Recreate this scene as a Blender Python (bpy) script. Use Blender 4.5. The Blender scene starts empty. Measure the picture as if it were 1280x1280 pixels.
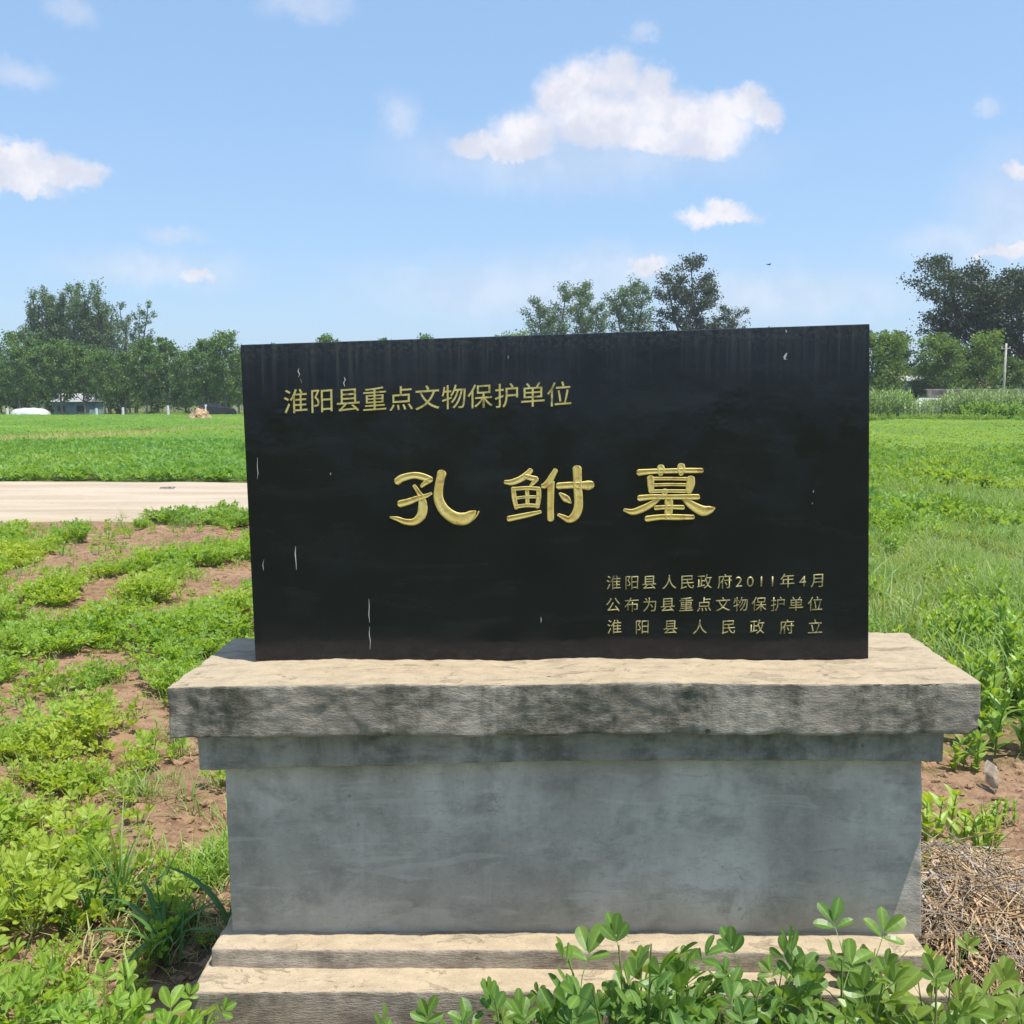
import bpy, bmesh, math, random
import numpy as np
from mathutils import Vector, Matrix, noise as mnoise, Euler

random.seed(7)
RNG = np.random.default_rng(11)
S = bpy.context.scene
COL = S.collection
PI = math.pi

# ------------------------------------------------------------------ camera
H = 1.45
PITCH = math.atan(135 / 1280)
cam = bpy.data.cameras.new('camera')
cam.sensor_width = 36
cam.lens = 36.0
cam.clip_start = 0.05
cam.clip_end = 6000
co = bpy.data.objects.new('camera', cam)
COL.objects.link(co)
co.location = (0, 0, H)
co.rotation_euler = (PI / 2 - PITCH, 0, 0)
S.camera = co

# ------------------------------------------------------------------ sun and sky
SUN_EL, SUN_AZ = math.radians(72), math.radians(31)      # from the right, slightly from the camera's side
sd = Vector((math.cos(SUN_EL) * math.cos(SUN_AZ), -math.cos(SUN_EL) * math.sin(SUN_AZ), math.sin(SUN_EL)))
sl = bpy.data.lights.new('sun', 'SUN')
sl.energy = 4.4
sl.angle = math.radians(0.55)
sl.color = (1.0, 0.94, 0.84)
so = bpy.data.objects.new('sun', sl)
COL.objects.link(so)
so.rotation_euler = sd.to_track_quat('Z', 'Y').to_euler()
S.view_settings.view_transform = 'Standard'
S.view_settings.look = 'None'
S.view_settings.gamma = 1
S.view_settings.use_curve_mapping = False
S.view_settings.exposure = 0.6
S.cycles.use_denoising = True
S.cycles.max_bounces = 8
S.cycles.transparent_max_bounces = 8


class NT:
    """small helper to write node trees"""
    def __init__(s, tree):
        s.t = tree
        s.t.nodes.clear()

    def n(s, typ, ins=None, **kw):
        nd = s.t.nodes.new(typ)
        for k, v in kw.items():
            setattr(nd, k, v)
        for k, v in (ins or {}).items():
            sk = nd.inputs[k]
            if isinstance(v, bpy.types.NodeSocket):
                s.t.links.new(v, sk)
            else:
                sk.default_value = v
        return nd

    def math(s, op, a, b=None, c=None, clamp=False):
        ins = {0: a}
        if b is not None: ins[1] = b
        if c is not None: ins[2] = c
        return s.n('ShaderNodeMath', ins, operation=op, use_clamp=clamp).outputs[0]

    def vec(s, op, a, b=None):
        ins = {0: a}
        if b is not None: ins[1] = b
        nd = s.n('ShaderNodeVectorMath', ins, operation=op)
        return nd.outputs['Value'] if op in ('LENGTH', 'DOT_PRODUCT') else nd.outputs[0]

    def ramp(s, v, a, b, lo=0.0, hi=1.0, smooth=True):
        nd = s.n('ShaderNodeMapRange', {'Value': v, 'From Min': a, 'From Max': b, 'To Min': lo, 'To Max': hi})
        nd.interpolation_type = 'SMOOTHSTEP' if smooth else 'LINEAR'
        return nd.outputs[0]

    def noise(s, vec, scale, detail=4, rough=0.55, dist=0.0, col=False):
        nd = s.n('ShaderNodeTexNoise', {'Scale': scale, 'Detail': detail, 'Roughness': rough, 'Distortion': dist})
        if vec is not None: s.t.links.new(vec, nd.inputs['Vector'])
        return nd.outputs['Color' if col else 'Fac']

    def mix(s, f, a, b, mode='MIX'):
        nd = s.n('ShaderNodeMix', data_type='RGBA', blend_type=mode)
        for idx, v in ((0, f), (6, a), (7, b)):
            if isinstance(v, bpy.types.NodeSocket): s.t.links.new(v, nd.inputs[idx])
            else: nd.inputs[idx].default_value = v if idx == 0 or len(v) == 4 else (*v, 1)
        return nd.outputs[2]

    def scale(s, v, sc, rot=(0, 0, 0)):
        return s.n('ShaderNodeMapping', {'Vector': v, 'Scale': sc, 'Rotation': rot}).outputs[0]


# world: Nishita sky with cumulus clouds placed by compass direction (azimuth from +Y, elevation)
CLOUDS = [(-0.03, 0.238, 0.0353, 0.0118), (0.015, 0.25, 0.0366, 0.022), (0.045, 0.281, 0.0231, 0.026), (0.071, 0.293, 0.0273, 0.0244), (0.101, 0.296, 0.0229, 0.0215), (0.127, 0.285, 0.0201, 0.0201), (0.083, 0.26, 0.0582, 0.0276), (0.142, 0.265, 0.0324, 0.0202), (0.172, 0.257, 0.0324, 0.0216), (0.194, 0.249, 0.0323, 0.0187), (0.197, 0.266, 0.0157, 0.0157), (0.215, 0.269, 0.0184, 0.0156), (0.236, 0.259, 0.0156, 0.0128), (0.18, 0.233, 0.0326, 0.013), (0.0, 0.234, 0.0442, 0.0103), (0.135, 0.241, 0.0437, 0.0146), (-0.434, 0.196, 0.0304, 0.0169), (-0.439, 0.208, 0.0235, 0.0147), (-0.405, 0.199, 0.0307, 0.0137), (-0.384, 0.197, 0.0179, 0.0097), (-0.44, 0.183, 0.0405, 0.0081), (0.192, 0.172, 0.0383, 0.0081), (0.198, 0.179, 0.0206, 0.0088), (0.447, 0.198, 0.0134, 0.008), (0.44, 0.132, 0.0309, 0.0062), (-0.291, 0.117, 0.0161, 0.008), (0.126, 0.13, 0.0196, 0.0106),
          (-0.75, 0.3, 0.12, 0.05), (-0.68, 0.33, 0.07, 0.04), (0.8, 0.25, 0.13, 0.05), (0.9, 0.29, 0.07, 0.05), (1.9, 0.35, 0.16, 0.07), (-1.8, 0.3, 0.2, 0.07), (2.8, 0.3, 0.2, 0.07), (-2.6, 0.4, 0.15, 0.08)]
WISPS = [(0.119, 0.331, 0.0098, 0.0063), (0.42, 0.251, 0.0093, 0.0053), (0.085, 0.124, 0.085, 0.020), (0.0, 0.108, 0.12, 0.024), (0.25, 0.10, 0.10, 0.02), (-0.332, 0.12, 0.0647, 0.0129), (-0.188, 0.35, 0.031, 0.0096), (-0.39, 0.328, 0.0163, 0.0091), (-0.436, 0.273, 0.0229, 0.0092), (-0.105, 0.263, 0.0145, 0.0159), (-0.314, 0.151, 0.0215, 0.0057), (0.417, 0.141, 0.0553, 0.0152), (0.061, 0.226, 0.1328, 0.0221), (0.447, 0.166, 0.0406, 0.0406)]
W = bpy.data.worlds.new('World')
S.world = W
W.use_nodes = True
w = NT(W.node_tree)
geo = w.n('ShaderNodeTexCoord').outputs['Generated']
sep = w.n('ShaderNodeSeparateXYZ', {0: geo})
az = w.math('ARCTAN2', sep.outputs[0], sep.outputs[1])
el = w.math('ARCSINE', sep.outputs[2])
ae = w.n('ShaderNodeCombineXYZ', {0: az, 1: el, 2: 0.0}).outputs[0]
nz = w.noise(geo, 26, 6, 0.6, col=True)
nz2 = w.noise(geo, 90, 4, 0.6, col=True)
dis = w.vec('SUBTRACT', nz, (0.5, 0.5, 0.5))
dis = w.n('ShaderNodeVectorMath', {0: dis, 'Scale': 0.034}, operation='SCALE').outputs[0]
dis2 = w.vec('SUBTRACT', nz2, (0.5, 0.5, 0.5))
dis2 = w.n('ShaderNodeVectorMath', {0: dis2, 'Scale': 0.013}, operation='SCALE').outputs[0]
nz3 = w.noise(geo, 260, 3, 0.6, col=True)
dis3 = w.n('ShaderNodeVectorMath', {0: w.vec('SUBTRACT', nz3, (0.5, 0.5, 0.5)), 'Scale': 0.006}, operation='SCALE').outputs[0]
aed = w.vec('ADD', w.vec('ADD', w.vec('ADD', ae, dis), dis2), dis3)
aed = w.vec('MULTIPLY', aed, (1, 1, 0))


def blobs(table, k):
    acc = None
    for a, e, ra, re in table:
        d = w.vec('SUBTRACT', aed, (a, e, 0))
        d = w.vec('MULTIPLY', d, (1 / ra, 1 / re, 1))
        d = w.vec('LENGTH', d)
        acc = d if acc is None else w.n('ShaderNodeMath', {0: acc, 1: d, 2: k}, operation='SMOOTH_MIN').outputs[0]
    return acc


cs = blobs(CLOUDS, 0.35)
cw = blobs(WISPS, 0.5)
cm = w.ramp(cs, 1.32, 0.45)
cwm = w.math('MULTIPLY', w.ramp(cw, 1.9, 0.2), 0.36)
mask = w.math('MAXIMUM', w.math('MULTIPLY', cm, 0.93), cwm)
sky = w.n('ShaderNodeTexSky', sky_type='NISHITA')
sky.sun_disc = False
sky.sun_elevation = SUN_EL
sky.sun_rotation = PI / 2 + SUN_AZ
sky.air_density = 1.0
sky.dust_density = 1.2
sky.ozone_density = 1.2
sky_tint = w.mix(0.55, sky.outputs[0], (1.65, 2.85, 4.6))     # thin summer haze evens out the blue
# inner shading of the clouds: brighter tops, faint mauve-grey undersides
shade = w.noise(geo, 22, 5, 0.6)
ccol = w.mix(w.ramp(shade, 0.35, 0.68), (3.6, 3.75, 4.3), (4.9, 4.75, 4.95))
out = w.mix(mask, sky_tint, ccol)
bg = w.n('ShaderNodeBackground', {'Color': out, 'Strength': 0.135})
wo = w.n('ShaderNodeOutputWorld', {0: bg.outputs[0]})
W.cycles.sampling_method = 'AUTOMATIC'


# ------------------------------------------------------------------ object helpers
def tag(o, label=None, cat=None, group=None, kind=None):
    for k, v in (('label', label), ('category', cat), ('group', group), ('kind', kind)):
        if v: o[k] = v
    return o


def link(name, me, mat=None, parent=None, loc=None):
    o = bpy.data.objects.new(name, me)
    COL.objects.link(o)
    if mat is not None and me is not None and not me.materials:
        me.materials.append(mat)
    if parent is not None: o.parent = parent
    if loc is not None: o.location = loc
    return o


def empty(name, loc=(0, 0, 0), rz=0.0):
    o = bpy.data.objects.new(name, None)
    COL.objects.link(o)
    o.empty_display_size = 0.2
    o.location = loc
    o.rotation_euler = (0, 0, rz)
    return o


def mesh(name, V, F, mat=None, smooth=False):
    me = bpy.data.meshes.new(name)
    me.from_pydata([tuple(map(float, v)) for v in V], [], F)
    if mat is not None: me.materials.append(mat)
    if smooth: me.shade_smooth()
    me.update()
    return me


def quads_mesh(name, Q, mat):
    """Q: (n,4,3) array of loose quads"""
    n = len(Q)
    me = bpy.data.meshes.new(name)
    me.vertices.add(n * 4)
    me.vertices.foreach_set('co', Q.reshape(-1).astype(np.float32))
    me.loops.add(n * 4)
    me.loops.foreach_set('vertex_index', np.arange(n * 4, dtype=np.int32))
    me.polygons.add(n)
    me.polygons.foreach_set('loop_start', np.arange(0, n * 4, 4, dtype=np.int32))
    me.polygons.foreach_set('loop_total', np.full(n, 4, np.int32))
    me.materials.append(mat)
    me.update(calc_edges=True)
    return me


class Geo:
    """collects vertices and faces plus a per-vertex 'mid' value"""
    def __init__(s):
        s.V, s.F, s.M = [], [], []

    def add(s, V, F, M=None):
        b = len(s.V)
        s.V += [tuple(v) for v in V]
        s.F += [tuple(i + b for i in f) for f in F]
        s.M += list(M) if M is not None else [0.0] * len(V)

    def tube(s, P, R, k=5, cap=True):
        P = [Vector(p) for p in P]
        V, F = [], []
        up = Vector((0.3, 0.2, 1)).normalized()
        for i, p in enumerate(P):
            t = (P[min(i + 1, len(P) - 1)] - P[max(i - 1, 0)]).normalized()
            a = t.cross(up)
            if a.length < 0.05: a = t.cross(Vector((1, 0, 0)))
            a.normalize()
            b = t.cross(a)
            for j in range(k):
                an = 2 * PI * j / k
                V.append(p + (a * math.cos(an) + b * math.sin(an)) * R[i])
        for i in range(len(P) - 1):
            for j in range(k):
                F.append((i * k + j, i * k + (j + 1) % k, (i + 1) * k + (j + 1) % k, (i + 1) * k + j))
        if cap:
            F.append(tuple(range((len(P) - 1) * k, len(P) * k)))
            F.append(tuple(reversed(range(k))))
        s.add(V, F)

    def box(s, x0, x1, y0, y1, z0, z1):
        V = [(x, y, z) for z in (z0, z1) for y in (y0, y1) for x in (x0, x1)]
        s.add(V, [(0, 2, 3, 1), (4, 5, 7, 6), (0, 1, 5, 4), (2, 6, 7, 3), (0, 4, 6, 2), (1, 3, 7, 5)])

    def mesh(s, name, mat, smooth=False):
        me = mesh(name, s.V, s.F, mat, smooth)
        a = me.attributes.new('mid', 'FLOAT', 'POINT')
        a.data.foreach_set('value', np.array(s.M, np.float32))
        return me


# ------------------------------------------------------------------ materials
def mat(name):
    m = bpy.data.materials.new(name)
    m.use_nodes = True
    return m, NT(m.node_tree)


def simple(name, colr, rough=0.7, spec=0.4, nscale=0, namt=0.0, bump=0.0, metal=0.0):
    m, t = mat(name)
    c = (*colr, 1)
    tc = t.n('ShaderNodeTexCoord').outputs['Object']
    if nscale:
        nf = t.noise(tc, nscale, 5)
        c = t.mix(t.ramp(nf, 0.3, 0.7), tuple(x * (1 - namt) for x in colr), tuple(min(1, x * (1 + namt)) for x in colr))
    b = t.n('ShaderNodeBsdfPrincipled', {'Base Color': c, 'Roughness': rough, 'Specular IOR Level': spec, 'Metallic': metal})
    if bump:
        bp = t.n('ShaderNodeBump', {'Height': t.noise(tc, nscale * 2 or 20, 5), 'Strength': 0.5, 'Distance': bump})
        t.t.links.new(bp.outputs[0], b.inputs['Normal'])
    t.n('ShaderNodeOutputMaterial', {0: b.outputs[0]})
    return m


def foliage(name, c1, c2, c3, transl=0.35, rough=0.5, patch=0.5, spec=0.3, fine=8.0, tcol=None):
    """leaf material: c1..c2 by instance, c3 patches in the field; leaves let light through"""
    m, t = mat(name)
    oi = t.n('ShaderNodeObjectInfo')
    pos = t.n('ShaderNodeNewGeometry')
    nf = t.noise(pos.outputs['Position'], fine, 3)
    k = t.math('ADD', t.math('MULTIPLY', oi.outputs['Random'], 0.55), t.math('MULTIPLY', t.ramp(nf, 0.3, 0.7), 0.45))
    col = t.mix(k, c1, c2)
    pn = t.noise(pos.outputs['Position'], patch, 3)
    col = t.mix(t.ramp(pn, 0.45, 0.7), col, c3)
    mid = t.n('ShaderNodeAttribute', attribute_name='mid', attribute_type='GEOMETRY').outputs['Fac']
    col = t.mix(t.math('MULTIPLY', t.math('POWER', mid, 5.0), 0.45), col, tuple(min(1, x * 1.9 + 0.02) for x in c2))
    col = t.mix(t.math('MULTIPLY', pos.outputs['Backfacing'], 0.25), col, tuple(min(1, x * 1.25 + 0.03) for x in c2))
    b = t.n('ShaderNodeBsdfPrincipled', {'Base Color': col, 'Roughness': rough, 'Specular IOR Level': spec})
    tr_c = t.mix(1.0, col, tcol or (1.7, 1.5, 0.6), 'MULTIPLY')
    tr = t.n('ShaderNodeBsdfTranslucent', {'Color': tr_c})
    mx = t.n('ShaderNodeMixShader', {0: transl, 1: b.outputs[0], 2: tr.outputs[0]})
    t.n('ShaderNodeOutputMaterial', {0: mx.outputs[0]})
    return m


M = {}
M['peanut'] = foliage('peanut_leaf', (0.115, 0.25, 0.045), (0.27, 0.40, 0.06), (0.34, 0.42, 0.065), 0.48, 0.45, 0.9, 0.3, 28.0)
M['peanut_front'] = foliage('peanut_leaf_near', (0.07, 0.17, 0.04), (0.16, 0.275, 0.055), (0.23, 0.31, 0.06), 0.42, 0.38, 1.2, 0.42, 22.0)
M['stem'] = simple('green_stem', (0.16, 0.22, 0.06), 0.55, 0.4, 30, 0.2)
M['crop'] = foliage('crop_leaf', (0.11, 0.25, 0.06), (0.18, 0.34, 0.07), (0.24, 0.36, 0.08), 0.42, 0.5, 0.16)
M['crop_yellow'] = foliage('crop_leaf_yellow', (0.12, 0.25, 0.055), (0.21, 0.35, 0.07), (0.25, 0.35, 0.075), 0.42, 0.5, 0.2)
M['grass'] = foliage('grass_blade', (0.115, 0.225, 0.055), (0.22, 0.34, 0.10), (0.26, 0.31, 0.11), 0.4, 0.5, 0.8, 0.4, 14.0)
M['drygrass'] = foliage('dry_grass', (0.32, 0.29, 0.12), (0.40, 0.38, 0.17), (0.25, 0.32, 0.10), 0.25, 0.7, 0.4)
M['weed'] = foliage('weed_leaf', (0.12, 0.24, 0.045), (0.24, 0.38, 0.06), (0.28, 0.38, 0.06), 0.4, 0.42, 1.0, 0.4)
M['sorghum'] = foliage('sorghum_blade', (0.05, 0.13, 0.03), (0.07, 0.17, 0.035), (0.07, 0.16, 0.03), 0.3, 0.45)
M['corn'] = foliage('corn_leaf', (0.12, 0.21, 0.07), (0.26, 0.36, 0.17), (0.17, 0.29, 0.07), 0.3, 0.5, 0.3)
M['poplar'] = foliage('poplar_leaf', (0.065, 0.14, 0.04), (0.14, 0.23, 0.055), (0.12, 0.21, 0.045), 0.28, 0.55, 0.25, fine=0.5, tcol=(1.3, 1.3, 0.7))
M['greygreen'] = foliage('willow_leaf', (0.075, 0.14, 0.06), (0.14, 0.21, 0.09), (0.11, 0.18, 0.06), 0.28, 0.55, 0.25, fine=0.6, tcol=(1.2, 1.2, 0.8))
M['darktree'] = foliage('dark_tree_leaf', (0.030, 0.055, 0.030), (0.06, 0.09, 0.045), (0.08, 0.11, 0.045), 0.22, 0.5, 0.3, fine=0.7, tcol=(1.2, 1.2, 0.7))
M['lighttree'] = foliage('light_tree_leaf', (0.09, 0.17, 0.05), (0.17, 0.26, 0.06), (0.12, 0.21, 0.05), 0.35, 0.5, 0.4, fine=0.7)
M['bark'] = simple('bark', (0.12, 0.095, 0.07), 0.9, 0.2, 6, 0.35, 0.02)
M['pale_bark'] = simple('pale_bark', (0.24, 0.22, 0.18), 0.9, 0.2, 5, 0.3, 0.02)
M['straw'] = simple('dead_stalk', (0.37, 0.26, 0.15), 0.85, 0.2, 25, 0.45)
M['straw_grey'] = simple('grey_dead_stalk', (0.36, 0.31, 0.26), 0.85, 0.2, 25, 0.45)


def soil_material():
    m, t = mat('soil')
    P = t.n('ShaderNodeNewGeometry').outputs['Position']
    n1 = t.noise(P, 1.3, 5)
    n2 = t.noise(P, 14, 6, 0.65)
    n3 = t.noise(P, 70, 4, 0.6)
    c = t.mix(t.ramp(n1, 0.3, 0.7), (0.25, 0.150, 0.090), (0.345, 0.225, 0.142))
    c = t.mix(t.ramp(n2, 0.42, 0.7), c, (0.155, 0.090, 0.055))
    c = t.mix(t.math('MULTIPLY', t.ramp(n3, 0.55, 0.75), 0.6), c, (0.43, 0.30, 0.20))
    # green undergrowth away from the bare plot
    sp = t.n('ShaderNodeSeparateXYZ', {0: P})
    x, y = sp.outputs[0], sp.outputs[1]
    right = t.ramp(t.math('ADD', x, t.math('MULTIPLY', t.noise(P, 1.5, 3), 0.8)), 0.6, 1.6)
    right = t.math('MULTIPLY', right, t.ramp(t.math('ADD', y, t.math('MULTIPLY', n2, 0.8)), 4.2, 5.2))
    far = t.ramp(y, 12.3, 13.2)
    far = t.math('MAXIMUM', far, t.ramp(y, 1.6, 1.0))
    # damp ground beside the pedestal, darkened further to stand in for its cast shadow
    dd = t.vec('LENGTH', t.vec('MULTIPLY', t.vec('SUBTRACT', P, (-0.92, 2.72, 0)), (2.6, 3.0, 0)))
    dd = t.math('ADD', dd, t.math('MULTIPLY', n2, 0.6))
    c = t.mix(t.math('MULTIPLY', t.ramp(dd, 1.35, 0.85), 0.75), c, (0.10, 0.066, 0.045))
    g = t.math('MAXIMUM', right, far)
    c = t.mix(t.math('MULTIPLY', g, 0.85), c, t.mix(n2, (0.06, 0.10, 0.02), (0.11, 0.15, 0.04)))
    b = t.n('ShaderNodeBsdfPrincipled', {'Base Color': c, 'Roughness': 0.95, 'Specular IOR Level': 0.15})
    hh = t.math('ADD', t.math('MULTIPLY', n2, 0.7), t.math('MULTIPLY', n3, 0.3))
    bp = t.n('ShaderNodeBump', {'Height': hh, 'Strength': 1.0, 'Distance': 0.05})
    t.t.links.new(bp.outputs[0], b.inputs['Normal'])
    t.n('ShaderNodeOutputMaterial', {0: b.outputs[0]})
    return m


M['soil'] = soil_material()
M['clod'] = simple('soil_clod', (0.31, 0.20, 0.125), 0.95, 0.1, 25, 0.35, 0.006)


def road_material():
    m, t = mat('pale_earth_road')
    P = t.n('ShaderNodeNewGeometry').outputs['Position']
    n1 = t.noise(t.scale(P, (0.25, 1.4, 1)), 1.0, 5, 0.6)
    n2 = t.noise(P, 9, 5)
    c = t.mix(t.ramp(n1, 0.35, 0.65), (0.43, 0.365, 0.28), (0.36, 0.295, 0.22))
    c = t.mix(t.math('MULTIPLY', t.ramp(n2, 0.55, 0.75), 0.4), c, (0.24, 0.165, 0.11))
    streak = t.noise(t.scale(P, (0.12, 2.6, 1)), 1.0, 3, 0.5, 0.6)
    c = t.mix(t.math('MULTIPLY', t.ramp(streak, 0.57, 0.66), 0.35), c, (0.27, 0.20, 0.14))
    b = t.n('ShaderNodeBsdfPrincipled', {'Base Color': c, 'Roughness': 0.92, 'Specular IOR Level': 0.2})
    bp = t.n('ShaderNodeBump', {'Height': n2, 'Strength': 0.5, 'Distance': 0.02})
    t.t.links.new(bp.outputs[0], b.inputs['Normal'])
    t.n('ShaderNodeOutputMaterial', {0: b.outputs[0]})
    return m


M['road'] = road_material()


def concrete(name, base, light, dark, algae, dust, algae_amt=0.6, horiz=3.0, bump=0.004, pits=0.5, marks=0.0):
    """weathered cement: patches, algae running down the upright faces, sandy dust lying on the level ones"""
    m, t = mat(name)
    g = t.n('ShaderNodeNewGeometry')
    P = g.outputs['Position']
    n1 = t.noise(P, 3.2, 5, 0.55)
    n2 = t.noise(t.scale(P, (1, 1, horiz)), 9, 6, 0.65, 0.4)
    n3 = t.noise(t.scale(P, (1, 1, horiz * 1.5)), 55, 5, 0.7)
    n4 = t.noise(P, 230, 3, 0.6)
    c = t.mix(t.ramp(n1, 0.36, 0.66), base, light)
    c = t.mix(t.math('MULTIPLY', t.ramp(n2, 0.45, 0.72), 0.75), c, dark)
    c = t.mix(t.math('MULTIPLY', t.ramp(n3, 0.5, 0.75), 0.45), c, dark)
    c = t.mix(t.math('MULTIPLY', t.ramp(n4, 0.55, 0.75), 0.35), c, light)
    al = t.noise(t.scale(P, (1, 1, 0.16)), 7.5, 6, 0.68, 0.3)
    al2 = t.noise(P, 28, 5, 0.7)
    up = t.n('ShaderNodeSeparateXYZ', {0: g.outputs['True Normal']}).outputs[2]
    level = t.ramp(up, 0.4, 0.9)
    side = t.math('SUBTRACT', 1.0, level)
    am = t.math('MULTIPLY', t.ramp(al, 0.38, 0.62), t.ramp(al2, 0.25, 0.62))
    am = t.math('MULTIPLY', t.math('MULTIPLY', am, side), algae_amt)
    c = t.mix(am, c, algae)
    # trowel sweeps, hairline cracks and dirt washed up from the foot
    swp = t.noise(t.scale(P, (5, 1, 26), (0, 0.35, 0)), 1.0, 3, 0.5, 1.2)
    c = t.mix(t.math('MULTIPLY', t.ramp(swp, 0.56, 0.66), 0.28 * marks), c, light)
    swd = t.noise(t.scale(P, (9, 1, 60), (0, -0.2, 0)), 1.0, 4, 0.6, 0.8)
    c = t.mix(t.math('MULTIPLY', t.ramp(swd, 0.62, 0.70), 0.28 * marks), c, dark)
    ck = t.noise(P, 2.6, 6, 0.62, 0.5)
    ck = t.math('MULTIPLY', t.ramp(t.math('ABSOLUTE', t.math('SUBTRACT', ck, 0.47)), 0.0022, 0.0), t.ramp(t.noise(P, 3.1, 2), 0.5, 0.6))
    c = t.mix(t.math('MULTIPLY', ck, 0.35 * marks), c, tuple(x * 0.4 for x in dark))
    zz = t.n('ShaderNodeSeparateXYZ', {0: P}).outputs[2]
    wash = t.math('MULTIPLY', t.ramp(t.math('ADD', zz, t.math('MULTIPLY', n2, 0.12)), 0.36, 0.24), marks * 0.45)
    c = t.mix(wash, c, tuple(a * 0.6 + b * 0.25 for a, b in zip(dark, dust)))
    dn = t.noise(t.scale(P, (1, 2.2, 1)), 13, 6, 0.65)
    dcol = t.mix(t.ramp(dn, 0.35, 0.7), dust, tuple(x * 0.78 for x in dust))
    sp = t.noise(P, 60, 4, 0.7)
    dcol = t.mix(t.math('MULTIPLY', t.ramp(sp, 0.6, 0.72), 0.6), dcol, dark)
    flake = t.noise(t.scale(P, (1, 2.0, 1)), 7.5, 6, 0.7, 0.8)
    dcol = t.mix(t.math('MULTIPLY', t.ramp(flake, 0.56, 0.62), 0.55), dcol, tuple(x * 0.6 for x in dust))
    crk = t.n('ShaderNodeTexNoise', {'Vector': t.scale(P, (1, 1.6, 1)), 'Scale': 8.0, 'Detail': 5.0, 'Roughness': 0.6}).outputs['Fac']
    crk = t.ramp(t.math('ABSOLUTE', t.math('SUBTRACT', crk, 0.5)), 0.006, 0.0)
    dcol = t.mix(t.math('MULTIPLY', crk, 0.55), dcol, dark)
    c = t.mix(t.math('MULTIPLY', level, 0.9), c, dcol)
    pit = t.n('ShaderNodeTexVoronoi', {'Vector': t.vec('ADD', P, t.vec('MULTIPLY', t.noise(P, 20, 3, col=True), (0.03, 0.03, 0.03))), 'Scale': 17.0})
    pm = t.ramp(pit.outputs['Distance'], 0.13, 0.05)
    pm = t.math('MULTIPLY', pm, t.ramp(t.noise(P, 5, 2), 0.5, 0.6))
    pm = t.math('MULTIPLY', pm, pits)
    c = t.mix(pm, c, tuple(x * 0.35 for x in dark))
    b = t.n('ShaderNodeBsdfPrincipled', {'Base Color': c, 'Roughness': 0.93, 'Specular IOR Level': 0.2})
    hh = t.math('ADD', t.math('MULTIPLY', n2, 0.35), t.math('MULTIPLY', n3, 0.45))
    hh = t.math('ADD', hh, t.math('MULTIPLY', n4, 0.16))
    hh = t.math('SUBTRACT', hh, t.math('MULTIPLY', pm, 0.5))
    hh = t.math('SUBTRACT', hh, t.math('MULTIPLY', t.math('MULTIPLY', t.ramp(flake, 0.56, 0.62), level), 0.25))
    bp = t.n('ShaderNodeBump', {'Height': hh, 'Strength': 1.0, 'Distance': bump})
    t.t.links.new(bp.outputs[0], b.inputs['Normal'])
    t.n('ShaderNodeOutputMaterial', {0: b.outputs[0]})
    return m


M['cap'] = concrete('cap_cement', (0.31, 0.27, 0.22), (0.42, 0.375, 0.31), (0.15, 0.13, 0.10), (0.05, 0.054, 0.038), (0.41, 0.335, 0.23), 0.78, 1.7, 0.008, 0.7, 0.35)
M['body'] = concrete('body_cement', (0.43, 0.385, 0.335), (0.64, 0.595, 0.53), (0.275, 0.255, 0.22), (0.19, 0.175, 0.14), (0.45, 0.38, 0.27), 0.35, 1.3, 0.005, 0.9, 1.0)
M['trim'] = concrete('trim_cement', (0.32, 0.30, 0.265), (0.45, 0.43, 0.39), (0.16, 0.15, 0.13), (0.06, 0.062, 0.055), (0.45, 0.38, 0.27), 0.6, 1.8, 0.006, 0.5, 0.6)
M['step'] = concrete('step_cement', (0.36, 0.30, 0.24), (0.47, 0.40, 0.33), (0.19, 0.155, 0.125), (0.10, 0.085, 0.07), (0.45, 0.365, 0.25), 0.6, 3.0, 0.009)


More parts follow.
